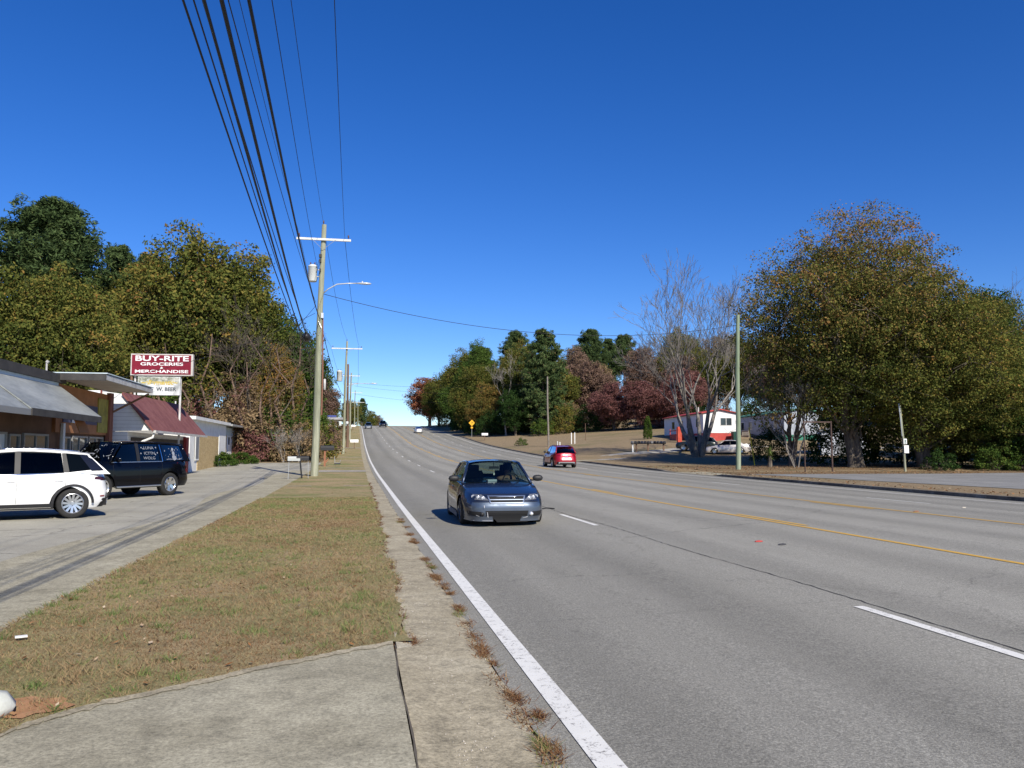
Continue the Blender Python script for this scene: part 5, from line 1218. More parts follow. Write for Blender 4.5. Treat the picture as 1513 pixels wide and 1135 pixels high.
# shop front bays
for y0, y1, kind in ((-11, -7.5, 'w'), (-7.3, -5, 'w'), (-4.8, -2.2, 'w'), (-1.9, .1, 'w'), (.3, 1.2, 'd'), (1.5, 3.4, 'w'), (3.6, 4.5, 'p'), (4.7, 5.6, 'd'), (5.9, 8.2, 'w'), (9.6, 10.6, 'd'), (10.8, 12.7, 'w'), (12.9, 14.9, 'w')):
    z0, z1 = (.05, 2.2) if kind == 'd' else (.55, 2.25)
    fr = MB()
    for a in ((y0, z0, y0+.07, z1), (y1-.07, z0, y1, z1), (y0+.07, z1-.07, y1-.07, z1), (y0+.07, z0, y1-.07, z0+.07)): fr.span((-.15, a[0], a[1]), (-.06, a[2], a[3]))
    if kind == 'w': fr.span((-.14, (y0+y1)/2-.025, z0+.07), (-.08, (y0+y1)/2+.025, z1-.07))
    f = B(fr, 'door' if kind == 'd' else 'window', M_FRAME)
    p = MB(); p.span((-.15, y0+.07, z0+.07), (-.115, y1-.07, z1-.07)); B(p, 'pane', M_SHOPGL if kind != 'p' else M_WHITE, f)
mb = MB(); mb.tube([(-.15, 7.9, 4.5), (-.15, 7.9, 4.92)], .035, 8); mb.tube([(-.15, 7.9, 4.9), (-.1, 7.9, 4.97)], .06, 8); B(mb, 'roof_vent', M_GUTTER)
mb = MB(); mb.tube([(-1.2, 3.6, 4.5), (-1.2, 3.6, 5.0)], .05, 8); B(mb, 'roof_vent', M_DARKROOF)

# maroon-roofed shop
b = thing('shop', 'small shop with steep maroon shingle roof and white gable', 'shop', (-10.2, 41.6, 0), -R(.3))
mb = MB(); mb.span((-7, 0, -.2), (-.5, 13.2, 2.55)); B(mb, 'wall', M_WBOARD)
mb = MB(); mb.span((-7, .02, 2.551), (-1.7, 12.6, 4.5)); B(mb, 'upper_wall', M_WBOARD)
mb = MB(); mb.poly([(-1.7, .03, 2.56), (.55, .03, 2.62), (-.72, .03, 4.35), (-1.7, .03, 4.45)], (0, .06, 0)); B(mb, 'gable', M_WBOARD)
mb = MB()
mb.poly([(.72, -.12, 2.62), (.72, 13.2, 2.62), (-.75, 12.4, 4.52), (-.75, -.12, 4.42)], (-.05, 0, -.10)); B(mb, 'roof', M_MAROON)
mb = MB(); mb.span((.66, -.12, 2.50), (.80, 13.2, 2.615)); B(mb, 'gutter', M_GUTTER)
mb = MB(); mb.tube([(.68, .05, 2.5), (.62, .05, 2.28), (.2, .05, 2.1), (-.35, .02, 1.75)], .055, 8); B(mb, 'downpipe', M_WHITE)
mb = MB(); mb.span((-1.75, -.05, 2.4), (-1.68, .02, 4.6)); B(mb, 'corner_trim', mat('red_brown_trim', (.20, .05, .045), .7))
mb = MB(); mb.span((-.499, .6, .3), (-.46, 12.4, 2.3)); B(mb, 'shop_front', nmat('dark_front', [(.3, (.018, .016, .016)), (.7, (.045, .035, .032))], 2, .5))
mb = MB(); mb.span((-.499, 12.45, -.2), (-.3, 13.2, 2.5)); B(mb, 'red_pier', mat('red_pier_paint', (.26, .035, .035), .7))
mb = MB(); mb.span((-3.6, -.04, 1.9), (-1.75, .0, 3.35)); B(mb, 'wall_panel', M_GREYPANEL)
mb = MB(); mb.span((-6.8, -.03, .2), (-.7, .0, 1.85)); B(mb, 'lower_cladding', M_DARKROOF)

# long white building with boarded openings
b = thing('building', 'long white flat-roofed building with chipboard over its openings', 'building', (-10.8, 57, 0))
mb = MB(); mb.span((-6, 0, 0), (0, 14.8, 3.75)); mb.span((-6, 14.801, 0), (-.35, 27, 3.7)); B(mb, 'wall', M_WSTUC)
mb = MB(); mb.poly([(-6.3, -.3, 3.84), (.4, -.3, 3.72), (.4, 14.9, 3.76), (-6.3, 14.9, 3.88)], (0, 0, .22)); B(mb, 'roof', nmat('white_roof_edge', [(.3, (.6, .6, .58)), (.7, (.78, .78, .76))], 2, .6))
mb = MB(); mb.poly([(-6.3, 14.92, 3.86), (.55, 14.92, 3.74), (.55, 27.4, 3.80), (-6.3, 27.4, 3.92)], (0, 0, .16)); B(mb, 'roof_overhang', nmat('grey_roof_edge', [(.3, (.2, .2, .2)), (.7, (.36, .36, .35))], 2, .6))
mb = MB(); mb.span((-.348, 14.9, 3.0), (-.30, 27, 3.68)); B(mb, 'frieze', nmat('pale_blue_boards', [(.3, (.42, .50, .52)), (.7, (.55, .62, .63))], 2, .8))
mb = MB(); mb.span((.003, 2.6, .2), (.04, 11.2, 2.75)); B(mb, 'board_panel', M_OSB)
mb = MB(); mb.span((.045, 1.6, 1.0), (.075, 2.9, 2.7)); mb2 = B(mb, 'window', M_WHITE)
mb = MB(); mb.span((.076, 1.75, 1.12), (.085, 2.75, 2.6)); B(mb, 'pane', M_GREYPANEL, mb2)
mb = MB(); mb.span((.003, 11.4, .4), (.05, 14.75, 3.7)); B(mb, 'white_pilaster', M_WHITE)
for y0, y1, m in ((15.4, 17.6, M_OSB), (18.4, 20.2, M_WHITE), (21.3, 23.6, M_OSB), (24.4, 26.4, M_OSB)):
    mb = MB(); mb.span((-.348, y0, .5), (-.31, y1, 3.0)); B(mb, 'boarded_window', m)
mb = MB(); mb.span((-.309, 18.5, 2.2), (-.30, 19.2, 2.85)); B(mb, 'dark_pane', M_VOID)
mb = MB(); mb.tube([(-2, 5, 3.9), (-2, 5, 5.2)], .05, 8); B(mb, 'vent_pipe', M_GUTTER)
mb = MB(); mb.tube([(-3.2, 8, 3.9), (-3.2, 8, 5.3)], .04, 8); B(mb, 'antenna_pipe', M_GUTTER)

# hedge in front of it
hd = bush_mesh(61, 1.9, 1.1, 1.15, 150, 34, .055, 6, clr=.17)
tree('hedge', hd, -10.6, 68.6, (1.35, 1, 1), 1.45, 'hedge', 'clipped green hedge below the chipboard wall', 'hedge', names=('stems', 'foliage'))
tree('hedge', hd, -9.9, 73.2, (.95, .8, .92), .2, 'hedge', 'smaller clipped hedge at the right end of the white building', 'hedge', names=('stems', 'foliage'))

# pole sign
b = thing('shop_sign', 'red and white BUY-RITE pole sign with a faded painted board below', 'sign', (-11.1, 50, zr(50)), -R(4))
zs = 5.98 - zr(50) - .02
mb = MB(); mb.tube([(-1.68, 0, -.3), (-1.68, 0, zs + .1)], .07, 8); B(mb, 'post', M_BROWN)
mb = MB(); mb.tube([(-1.52, .12, -.3), (-1.52, .12, zs + 1.2)], .06, 8); B(mb, 'post', M_GUTTER)
mb = MB(); mb.tube([(1.0, .12, -.3), (1.0, .12, zs + .3)], .06, 8); B(mb, 'post', M_GUTTER)
mb = MB(); mb.span((-1.72, -.14, zs), (1.72, .14, zs + 1.26)); B(mb, 'sign_box', nmat('cream_sign_frame', [(.3, (.40, .37, .34)), (.7, (.56, .53, .49))], 2, .6), bevel=.02)
mb = MB(); mb.span((-1.65, -.152, zs + .07), (1.62, -.142, zs + 1.19)); fc = B(mb, 'sign_face', nmat('dark_red_face', [(.3, (.15, .006, .018)), (.7, (.20, .012, .027))], 2, .45))
for txt, sz, z, sx, bold in (("BUY-RITE", .42, zs + .98, 1.62, .009), ("GROCERIES", .245, zs + .66, 1.85, .0055), ("&", .17, zs + .445, 1.5, .004), ("MERCHANDISE", .235, zs + .235, 1.93, .0055)):
    me = text_mesh(txt, sz, bold, sx); 
    wmax = max(abs(v.co.x) for v in me.vertices); tgt = {'BUY-RITE': 1.49, 'GROCERIES': 1.18, '&': wmax, 'MERCHANDISE': 1.48}[txt]
    for v in me.vertices: v.co = Vector((v.co.x * tgt / wmax, -.156, z + v.co.y))
    link('lettering', me, fc, M_WHITE)
z2 = zs - .06
mb = MB(); mb.span((-1.30, -.10, z2 - 1.06), (1.03, .10, z2)); lo = B(mb, 'lower_sign', nmat('faded_white_board', [(.35, (.30, .31, .30)), (.5, (.55, .56, .55)), (.7, (.70, .72, .72))], 1.8, .6))
mb = MB(); mb.poly([(-1.28, -.106, z2 - .03), (.98, -.106, z2 - .03), (.98, -.106, z2 - .40), (.2, -.106, z2 - .34), (-.6, -.106, z2 - .42), (-1.0, -.106, z2 - .5), (-1.28, -.106, z2 - .30)]); B(mb, 'painted_band', nmat('olive_paint', [(.4, (.16, .17, .12)), (.6, (.48, .48, .42))], 4, .7), lo)
me = text_mesh("~ellermantic~", .36, .010, 1.1)
wm = max(abs(v.co.x) for v in me.vertices)
for v in me.vertices: v.co = Vector((-.1 + v.co.x * 1.0 / wm + v.co.y * .3, -.110, z2 - .34 + v.co.y))
link('lettering', me, lo, mat('yellow_lettering', (.50, .36, .04), .6))
me = text_mesh("W. BEER", .30, .010, 1.1)
wm = max(abs(v.co.x) for v in me.vertices)
for v in me.vertices: v.co = Vector((.28 + v.co.x * .56 / wm, -.108, z2 - .73 + v.co.y))
link('lettering', me, lo, mat('grey_lettering', (.06, .07, .08), .6))
mb = MB(); mb.poly([(-.80 + .20 * math.cos(a), -.108, z2 - .70 + .17 * math.sin(a)) for a in np.linspace(0, 6.2, 14)[:-1]]); B(mb, 'round_emblem', mat('grey_emblem', (.22, .22, .23), .6), lo)

# small far white building
b = thing('building', 'small white building with red and blue roof sign far up the left side', 'building', (-9.3, 176, zr(176)))
mb = MB(); mb.span((0, 0, -1), (5.3, 9, 3.2)); B(mb, 'wall', M_WSTUC)
mb = MB(); mb.span((-.8, -1.2, 3.2), (6.6, 10, 3.65)); B(mb, 'roof', nmat('grey_roof', [(.3, (.22, .22, .23)), (.7, (.36, .36, .37))], 1, .7))
mb = MB(); mb.span((1.2, -1.0, 3.66), (2.2, -.8, 4.25)); B(mb, 'roof_sign', mat('sign_red', (.55, .05, .07), .5))
mb = MB(); mb.span((2.3, -1.0, 3.7), (5.0, -.8, 4.1)); B(mb, 'roof_sign', mat('sign_blue', (.05, .07, .25), .5))
mb = MB(); mb.span((4.0, -.04, .6), (4.9, 0.0, 2.3)); B(mb, 'window', M_SHOPGL)

# ------------------------------------------------------------------ poles, lamps and wires
M_POLE = nmat('treated_pole', [(.3, (.16, .17, .115)), (.5, (.25, .26, .185)), (.7, (.36, .36, .28))], 2.2, .9, .4, stretch=(1, 1, .08), fine=(10, .25))
M_POLEB = nmat('brown_pole', [(.3, (.10, .06, .04)), (.7, (.19, .12, .085))], 2, .9, .4, stretch=(1, 1, .1))
M_POLEG = nmat('green_pole', [(.3, (.13, .17, .11)), (.5, (.20, .25, .17)), (.7, (.30, .33, .25))], 2.2, .9, .3, stretch=(1, 1, .08), fine=(10, .2))
M_ARM = nmat('pale_crossarm', [(.3, (.52, .52, .49)), (.7, (.68, .68, .65))], 3, .7)
M_STEEL = mat('galvanised_steel', (.50, .52, .53), .45, .6)
M_WIRE = mat('black_cable', (.012, .012, .014), .6)
M_TRANS = nmat('transformer_grey', [(.3, (.48, .50, .49)), (.7, (.64, .66, .65))], 3, .45)
M_CERAM = mat('ceramic_brown', (.10, .05, .04), .3)
def insulator(x, y, z, parent, s=1):
    mb = MB(); mb.lathe([(.015, 0), (.02, .08), (.055, .10), (.03, .13), (.06, .16), (.03, .19), (.05, .22), (.02, .26), (.001, .27)], 10, 'Z', (x, y, z)); return mb.build('insulator', M_CERAM, parent, smooth=True)
def upole(name, label, X, Y, H, r0, r1, m, lean=(0, 0), arm=None, armz=0, group=None, dz=0):
    z = gz(X, Y) + dz; t = thing(name, label, 'utility pole', (X, Y, z), 0, group)
    n = 6; mb = MB(); pts = [(lean[0] * i / n + .03 * math.sin(i * 1.3), lean[1] * i / n, -.4 + (H + .4) * i / n) for i in range(n + 1)]
    mb.tube(pts, [r0 + (r1 - r0) * i / n for i in range(n + 1)], 14); mb.build('pole', m, t, smooth=False).data.polygons.foreach_set('use_smooth', [True] * 0) if False else mb.build('pole', m, t)
    if arm:
        lx = lean[0] * armz / H; mb = MB(); mb.box((lx + .05, -.22, armz), (arm, .11, .13)); a = mb.build('crossarm', M_ARM, t, bevel=.01)
        mb = MB(); mb.tube([(lx + .05 - arm*.22, -.28, armz), (lx, -.2, armz - .6), (lx + .05 + arm*.22, -.28, armz)], .014, 5); mb.build('arm_brace', M_STEEL, t)
        for x in (-arm/2 + .15, arm/2 - .15): insulator(lx + .05 + x, -.22, armz + .065, t)
    return t
PA = upole('utility_pole', 'nearest utility pole, thick greenish wood with crossarm and street lamp', -2.38, 48.3, 14.65, .225, .135, M_POLE, (.28, 0), 3.1, 13.72)
insulator(.27, 0, 14.65, PA)
def transformer(par, x, z, s=1):
    mb = MB(); r = .25 * s; mb.lathe([(.001, 0), (r*.9, 0), (r, .04), (r, .85*s), (r*1.06, .86*s), (r*1.06, .92*s), (r*.6, 1.0*s), (.001, 1.02*s)], 20, 'Z', (x, 0, z)); mb.tube([(x + r*.8, 0, z + .3*s), (x + r + .12, 0, z + .3*s)], .03, 5); mb.tube([(x + r*.8, 0, z + .7*s), (x + r + .12, 0, z + .7*s)], .03, 5)
    o = mb.build('transformer', M_TRANS, par, smooth=True)
    for dx in (-.12, .12):
        b_ = MB(); b_.lathe([(.02, 0), (.045, .05), (.025, .08), (.045, .12), (.02, .2), (.001, .21)], 8, 'Z', (x + dx*s, 0, z + .95*s)); b_.build('bushing', M_CERAM, o, smooth=True)
    return o
transformer(PA, -.30, 11.25, 1.0)
for z, w in ((12.75, .16), (12.45, .12), (11.9, .10)):
    mb = MB(); mb.box((.13, -.2, z), (w, .16, .18)); mb.tube([(.1, -.2, z - .1), (.0, -.28, z - .5), (-.1, -.2, z - .7)], .012, 5); mb.build('cutout', M_BLK, PA)
mb = MB(); pts = [(.28, 0, 10.55), (.6, 0, 10.85), (1.1, 0, 11.15), (1.7, 0, 11.22), (2.3, 0, 11.25)]; mb.tube(pts, .035, 8); lamp = mb.build('lamp_arm', M_STEEL, PA, smooth=True)
def cobra(par, x, y, z):
    mb = MB(); 
    for i in range(9): pass
    prof = [(.0, .03), (.12, .07), (.30, .10), (.55, .12), (.80, .09), (.88, .02)]
    vs = []; n = 12
    for px_, r_ in prof:
        for j in range(n):
            a = 2*math.pi*j/n; vs.append((x + px_, y + r_ * 1.25 * math.cos(a), z + r_ * .55 * math.sin(a)))
    mb.add(vs, [(i*n+j, i*n+(j+1)%n, (i+1)*n+(j+1)%n, (i+1)*n+j) for i in range(len(prof)-1) for j in range(n)] + [tuple(range(n))[::-1], tuple(range((len(prof)-1)*n, len(prof)*n))])
    mb.tube([(x + .35, y, z + .05), (x + .35, y, z + .13)], .035, 8)
    return mb.build('lamp_head', mat('lamp_grey', (.62, .64, .65), .35, .3), par, smooth=True)
cobra(PA, 2.2, 0, 11.25)
mb = MB(); mb.tube([(.36, -.05, 3.5), (.38, -.05, 6.0), (.33, -.05, 9.1)], .045, 6); mb.build('riser_conduit', mat('rusty_conduit', (.20, .09, .06), .8), PA)
mb = MB(); mb.box((.30, -.16, 9.25), (.14, .12, .30)); mb.tube([(.1, -.2, 8.9), (.28, -.28, 8.5), (.1, -.2, 8.1)], .02, 5); mb.build('cable_clamp', M_STEEL, PA)
mb = MB(); mb.lathe([(.07, 0), (.07, .6), (.03, .64)], 10, 'Z', (.50, 0, 4.95), cap=True); mb.build('riser_cap', M_GUTTER, PA, smooth=True)

PB = upole('utility_pole', 'second utility pole from the camera, slim with white crossarm and transformer', -1.6, 99, 13.4, .17, .11, M_POLE, (.25, 0), 3.6, 12.5)
transformer(PB, -.55, 8.6, 1.3); insulator(.25, 0, 13.4, PB)
mb = MB(); mb.tube([(.2, 0, 7.9), (1.2, 0, 8.35), (3.0, 0, 8.4)], .035, 6); mb.build('lamp_arm', M_STEEL, PB); cobra(PB, 3.0, 0, 8.4)
mb = MB(); mb.box((-.35, -.2, 3.6), (.25, .2, .5)); mb.build('meter_box', M_TRANS, PB)
PC = upole('utility_pole', 'leaning brown utility pole close behind the second one', -1.35, 122, 12.2, .20, .14, M_POLEB, (-.1, 0))
mb = MB(); mb.lathe([(.18, 0), (.22, .2), (.18, .4)], 10, 'Z', (-.1, -.2, 3.4), cap=True); mb.build('meter_box', M_TRANS, PC)
PD = upole('utility_pole', 'bare utility pole third along the verge', -1.3, 150, 12.2, .17, .12, M_POLE, (.1, 0), 3.0, 11.6)
PE = upole('utility_pole', 'fourth utility pole of the row, small against the sky', -1.6, 200, 12.0, .16, .11, M_POLEB, (0, 0), 3.0, 11.3)
PF = upole('utility_pole', 'fifth utility pole of the row near the crest', -.8, 238, 10.5, .16, .11, M_POLE, (.1, 0), 4.0, 9.8)
PG = upole('utility_pole', 'farthest utility pole, tiny at the crest', .2, 285, 9.0, .15, .10, M_POLE, (0, 0), 4.2, 8.2)
PH = upole('utility_pole', 'green-tinted tall wooden pole on the right verge by the big trees', 26.8, 54.8, 11.15, .185, .13, M_POLEG, (.22, 0))
PI = upole('utility_pole', 'thin weathered pole on the lawn behind the red crossover', 26.6, 113, 9.9, .14, .10, nmat('grey_pole', [(.3, (.15, .13, .11)), (.7, (.25, .22, .19))], 2), (-.15, 0))

def wire(name, label, pts, r, parent=None, n=6, group='overhead wires along the road'):
    mb = MB(); mb.tube(pts, r, n); o = mb.build(name, M_WIRE, smooth=True); tag(o, label, 'wire', group); return o
def para(A, Cp, k, y0, n=26):
    """parabola through pole point A and near point C, curvature k, from A back to Y=y0"""
    A, Cp = Vector(A), Vector(Cp); dy = Cp.y - A.y
    s_ = (Cp.z - A.z - k * dy * dy) / dy; sx = (Cp.x - A.x) / dy
    return [(A.x + sx * (y - A.y), y, A.z + s_ * (y - A.y) + k * (y - A.y) ** 2) for y in np.linspace(A.y, y0, n)]
def sag(A, B_, s_, n=20):
    A, B_ = Vector(A), Vector(B_); return [tuple(A + (B_ - A) * (i / n) - Vector((0, 0, s_ * 4 * (i/n) * (1 - i/n)))) for i in range(n + 1)]
AY = 48.1
wires = [
 ((-3.44, AY, 14.1), (-2.55, 17.2, 11.0 + .0), .0007, .008, 'thin power wire to the left insulator of the nearest crossarm'),
 ((-2.12, AY, 14.95), (-1.65, 18.74, 12.0), .0008, .008, 'thin power wire to the very top of the nearest pole'),
 ((-.88, AY, 14.1), (-.61, 17.0, 11.15), .0007, .009, 'thin power wire to the right insulator of the nearest crossarm'),
 ((-2.37, AY, 12.1), (-1.48, 13.38, 9.0), .0008, .008, 'thin wire ending behind the pole top beside the transformer'),
 ((-2.20, AY, 9.20), (-1.35, 9.80, 7.0), .0011, .023, 'thick black cable clamped above the splice case, rightmost of the thick ones'),
 ((-2.62, AY, 7.47), (-1.47, 8.70, 6.35), .0010, .025, 'thick black cable carrying the round splice case'),
 ((-2.62, AY, 6.80), (-1.50, 7.9, 5.92), .0009, .018, 'thick black cable leftmost of the three thick ones'),
 ((-2.45, AY, 10.2), (-1.80, 11.1, 7.7), .0008, .009, 'thin wire just right of the middle thick cable'),
 ((-2.62, AY, 7.9), (-1.72, 9.05, 6.5), .0009, .010, 'thin wire just left of the thick cables'),
 ((-2.62, AY, 7.1), (-1.77, 8.8, 6.38), .0009, .010, 'thin wire second from the far left'),
 ((-2.62, AY, 6.75), (-1.88, 9.2, 6.35), .0009, .014, 'outermost left wire of the overhead bundle')]
for A, Cp, k, r, lb in wires: wire('overhead_wire', lb, para(A, Cp, k, -14), r)
for A, B_, s_, r, lb in (((-3.44, 48.2, 14.1), (-3.2, 98.8, 14.1), 1.1, .011, 'left power wire between the first and second poles'), ((-2.12, 48.3, 14.95), (-1.35, 99, 15.0), 1.1, .011, 'top power wire between the first and second poles'), ((-.88, 48.2, 14.1), (.1, 98.8, 14.1), 1.0, .012, 'right power wire between the first and second poles'),
    ((-2.2, 48.4, 9.2), (-1.5, 98.8, 8.1), .9, .022, 'upper cable between the first and second poles'), ((-2.3, 48.4, 7.2), (-1.5, 98.8, 7.4), 1.1, .026, 'thick cable between the first and second poles'), ((-2.3, 48.4, 6.6), (-1.55, 98.8, 6.7), 1.1, .022, 'lower cable between the first and second poles'),
    ((-1.5, 99, 8.1), (-1.3, 150, 11.5), .9, .022, 'cable between the second and third poles'), ((-.0, 98.9, 14.1), (.1, 149.9, 15.1), 1.0, .014, 'right power wire beyond the second pole'), ((-3.2, 98.9, 14.1), (-2.7, 149.9, 15.1), 1.0, .014, 'left power wire beyond the second pole'),
    ((.1, 150, 15.2), (-.2, 200, 17.8), 1.0, .016, 'right power wire beyond the third pole'), ((-2.7, 150, 15.2), (-3.0, 200, 17.8), 1.0, .016, 'left power wire beyond the third pole')):
    wire('overhead_wire', lb, sag(A, B_, s_), r)
wire('overhead_wire', 'single cable sagging across the road from the street lamp to the green-tinted pole', sag((-2.05, 48.3, 10.75), (26.95, 54.8, 10.75), 1.5, 30), .016, group='wires crossing the road')
wire('overhead_wire', 'service wire dropping from the green-tinted pole to the leaning sign post', sag((27.0, 54.8, 11.2), (37.95, 52.0, 4.95), .5), .011, group='wires crossing the road')
wire('overhead_wire', 'upper of the faint wires across the road at the wood', sag((-1.2, 150, 14.0), (26.5, 113, 11.4), .8), .016, group='wires crossing the road')
wire('overhead_wire', 'middle faint wire across the road toward the wood', sag((-.8, 200, 17.3), (40, 190, 16), 1.2), .022, group='wires crossing the road')
wire('overhead_wire', 'lowest faint wire across the road above the crest', sag((-.8, 200, 15.4), (40, 170, 12), 1.2), .020, group='wires crossing the road')
wire('overhead_wire', 'service wire from the nearest pole left to the boarded building', sag((-2.5, 48.3, 10.0), (-11.0, 60, 4.1), .6), .012, group='wires crossing the road')
wire('overhead_wire', 'service wire from the nearest pole left over the canopy shop', sag((-2.5, 48.3, 9.6), (-11.6, 40, 4.8), .5), .012, group='wires crossing the road')
# splice case on the thick cable
A, Cp, k = (-2.62, AY, 7.47), (-1.47, 8.70, 6.35), .0010
pp = para(A, Cp, k, -14, 400); q = min(pp, key=lambda p: abs(p[1] - 37.5))
mb = MB(); mb.lathe([(.03, -.45), (.12, -.40), (.19, -.2), (.20, .2), (.12, .40), (.03, .45)], 14, 'Y', (q[0] + .02, q[1], q[2] - .14), cap=True); mb.tube([(q[0], q[1] - .3, q[2]), (q[0] + .02, q[1], q[2] - .14)], .03, 5)
tag(mb.build('splice_case', mat('splice_black', (.02, .02, .022), .5), smooth=True), 'round black splice case hanging on the thick cable before the nearest pole', 'cable box')

# ------------------------------------------------------------------ roadside furniture
def mailbox(par, x, y, z, m, s=1, rz=0):
    mb = MB(); n = 10; w, h, L = .085*s, .11*s, .26*s
    prof = [(-w, 0), (w, 0)] + [(w * math.cos(a), h + w * math.sin(a)) for a in np.linspace(0, math.pi, n)]
    M = Matrix.Rotation(rz, 3, 'Z'); vs = [Vector((x, y, z)) + M @ Vector((p[0], sy_, p[1])) for sy_ in (-L, L) for p in prof]; k = len(prof)
    mb.add(vs, [tuple(range(k)), tuple(range(k, 2*k))[::-1]] + [(i, i + k, (i+1) % k + k, (i+1) % k) for i in range(k)])
    return mb.build('mailbox', m, par, bevel=.006)
t = thing('mailbox_post', 'black leaning post with a white and a black mailbox beside the nearest pole', 'mailbox', (-2.95, 45.3, gz(-2.95, 45.3)))
mb = MB(); mb.tube([(.1, 0, -.1), (.0, 0, .8), (-.12, 0, 1.55)], .045, 6); mb.build('post', M_BLK, t)
mailbox(t, -.33, 0, .93, mat('mail_pale', (.42, .44, .43), .5), 1.25, 1.57); mailbox(t, .12, 0, .95, M_BLK, 1.25, 1.57)
for x in (-.62, .42):
    mb = MB(); mb.tube([(x, 0, -.05), (x*.95, 0, .92)], .015, 5); mb.build('wire_leg', M_STEEL, t)
t = thing('mailbox_post', 'brown wooden mailbox post right behind the nearest pole', 'mailbox', (-2.45, 66, gz(-2.45, 66)))
mb = MB(); mb.box((0, 0, .6), (.14, .14, 1.3)); mb.box((.1, 0, .35), (.10, .10, .6), ry=.6); mb.build('post', mat('red_wood', (.26, .11, .06), .8), t)
mailbox(t, .18, 0, 1.25, M_BLK, 2.0, 1.57)
t = thing('mailbox_post', 'low black tray-like mailbox stand left of the kerb beyond the nearest pole', 'mailbox', (-1.7, 68, gz(-1.7, 68)))
mb = MB(); mb.tube([(0, 0, -.1), (-.05, 0, .75)], .02, 5); mb.tube([(.05, 0, .2), (.35, 0, .2), (.42, 0, .45)], .02, 5); mb.build('frame', M_STEEL, t); mb = MB(); mb.box((.18, 0, .14), (.5, .3, .08)); mb.build('tray', M_BLK, t)
t = thing('mailbox_post', 'white mailbox alone on the grass verge farther up', 'mailbox', (-.35, 118, gz(-.35, 118)))
mb = MB(); mb.box((0, 0, .4), (.09, .09, 1.0)); mb.build('post', M_POLEB, t); mailbox(t, 0, 0, .85, M_WHITE, 2.2, 1.57)
for x, y, lb in ((-1.9, 185, 'small white mailbox far up the verge, left of two'), (-1.0, 205, 'small white mailbox far up the verge, right of two')):
    t = thing('mailbox_post', lb, 'mailbox', (x, y, gz(x, y))); mb = MB(); mb.box((0, 0, .45), (.09, .09, 1.0)); mb.build('post', M_POLEB, t); mailbox(t, 0, 0, .9, M_WHITE, 2.4, 1.57)
for x, y, lb in ((-5.5, 125, 'left yellow guy-wire guard in the brush'), (-5.0, 124, 'right yellow guy-wire guard in the brush')):
    mb = MB(); mb.tube([(x, y, gz(x, y)), (x + .75, y, gz(x, y) + 2.2)], .05, 6); tag(mb.build('guy_guard', mat('yellow_plastic', (.60, .48, .03), .5)), lb, 'guy guard', 'yellow guy guards')
mb = MB(); mb.tube([(32.4, 63.2, gz(32.4, 63.2) - .1), (31.95, 63.2, gz(32.4, 63.2) + 3.1)], .045, 6); tag(mb.build('guy_guard', MATS['yellow_plastic']), 'tall yellow guy guard leaning behind the green-tinted pole', 'guy guard')
mb = MB(); mb.tube([(31.95, 63.2, gz(32.4, 63.2) + 3.1), (30.6, 63.2, 15)], .008, 4); tag(mb.build('guy_wire', M_WIRE), 'thin guy wire rising from the tall yellow guard', 'wire')
# yellow diamond sign
X, Y = 22.6, 163; t = thing('warning_sign', 'yellow diamond warning sign with small plate against the dark wood', 'road sign', (X, Y, gz(X, Y)))
mb = MB(); mb.tube([(0, 0, -.2), (0, 0, 3.4)], .04, 6); mb.build('post', M_STEEL, t)
mb = MB(); r_ = .64; mb.poly([(0, -.05, 2.85 - r_), (r_, -.05, 2.85), (0, -.05, 2.85 + r_), (-r_, -.05, 2.85)], (0, .02, 0)); f = mb.build('sign_face', mat('sign_yellow', (.78, .42, .02), .4), t)
mb = MB(); mb.box((0, -.056, 2.85), (.09, .008, .62)); mb.box((.13, -.056, 2.92), (.26, .008, .08)); mb.build('symbol', M_BLK, f)
mb = MB(); mb.box((0, -.05, 1.92), (.42, .02, .32)); mb.build('plate', MATS['sign_yellow'], t)
t = thing('mailbox_post', 'white mailbox by the kerb under the yellow diamond sign', 'mailbox', (22.9, 148, gz(22.9, 148))); mb = MB(); mb.box((0, 0, .4), (.10, .10, 1.0)); mb.build('post', M_POLEB, t); mailbox(t, 0, 0, .9, M_WHITE, 2.2, 1.57)
# white markers on the lawn
for i, (x, y, h, lb) in enumerate(((30.2, 114, 1.6, 'left white marker post of the close pair on the lawn'), (30.7, 114, 1.6, 'right white marker post of the close pair on the lawn'), (24.2, 98, 1.3, 'short white marker post left behind the red crossover'), (25.0, 100, 1.1, 'shortest white marker post near the red crossover'))):
    mb = MB(); z = gz(x, y); mb.lathe([(.07, -.2), (.07, h - .1), (.05, h), (.001, h + .02)], 10, 'Z', (x, y, z)); tag(mb.build('marker_post', M_WHITE, smooth=True), lb, 'post', 'white marker posts on the lawn')
mb = MB(); mb.tube([(34, 120, gz(34, 120) - .2), (34, 120, gz(34, 120) + 2.6)], .04, 6); tag(mb.build('thin_post', M_POLEB), 'thin dark post standing on the open lawn', 'post')
# mailbox rack
t = thing('mailbox_rack', 'row of dark mailboxes on a timber rack beside the lawn drive', 'mailbox rack', (32.0, 87.3, gz(32, 87.3)), -R(10))
for x in (-1.75, -1.35, -.05, 1.7):
    mb = MB(); mb.box((x, 0, .40), (.16, .16, .98)); mb.build('post', M_POLEB if x != -1.75 else M_WHITE, t)
mb = MB(); mb.box((0, 0, .87), (3.9, .35, .07)); mb.build('shelf', mat('dark_timber', (.05, .035, .03), .8), t)
for i in range(11): mailbox(t, -1.8 + .36 * i, 0, .91, mat('mail_black', (.03, .03, .035), .4) if i % 3 else mat('mail_grey', (.16, .16, .17), .4), 1.35)
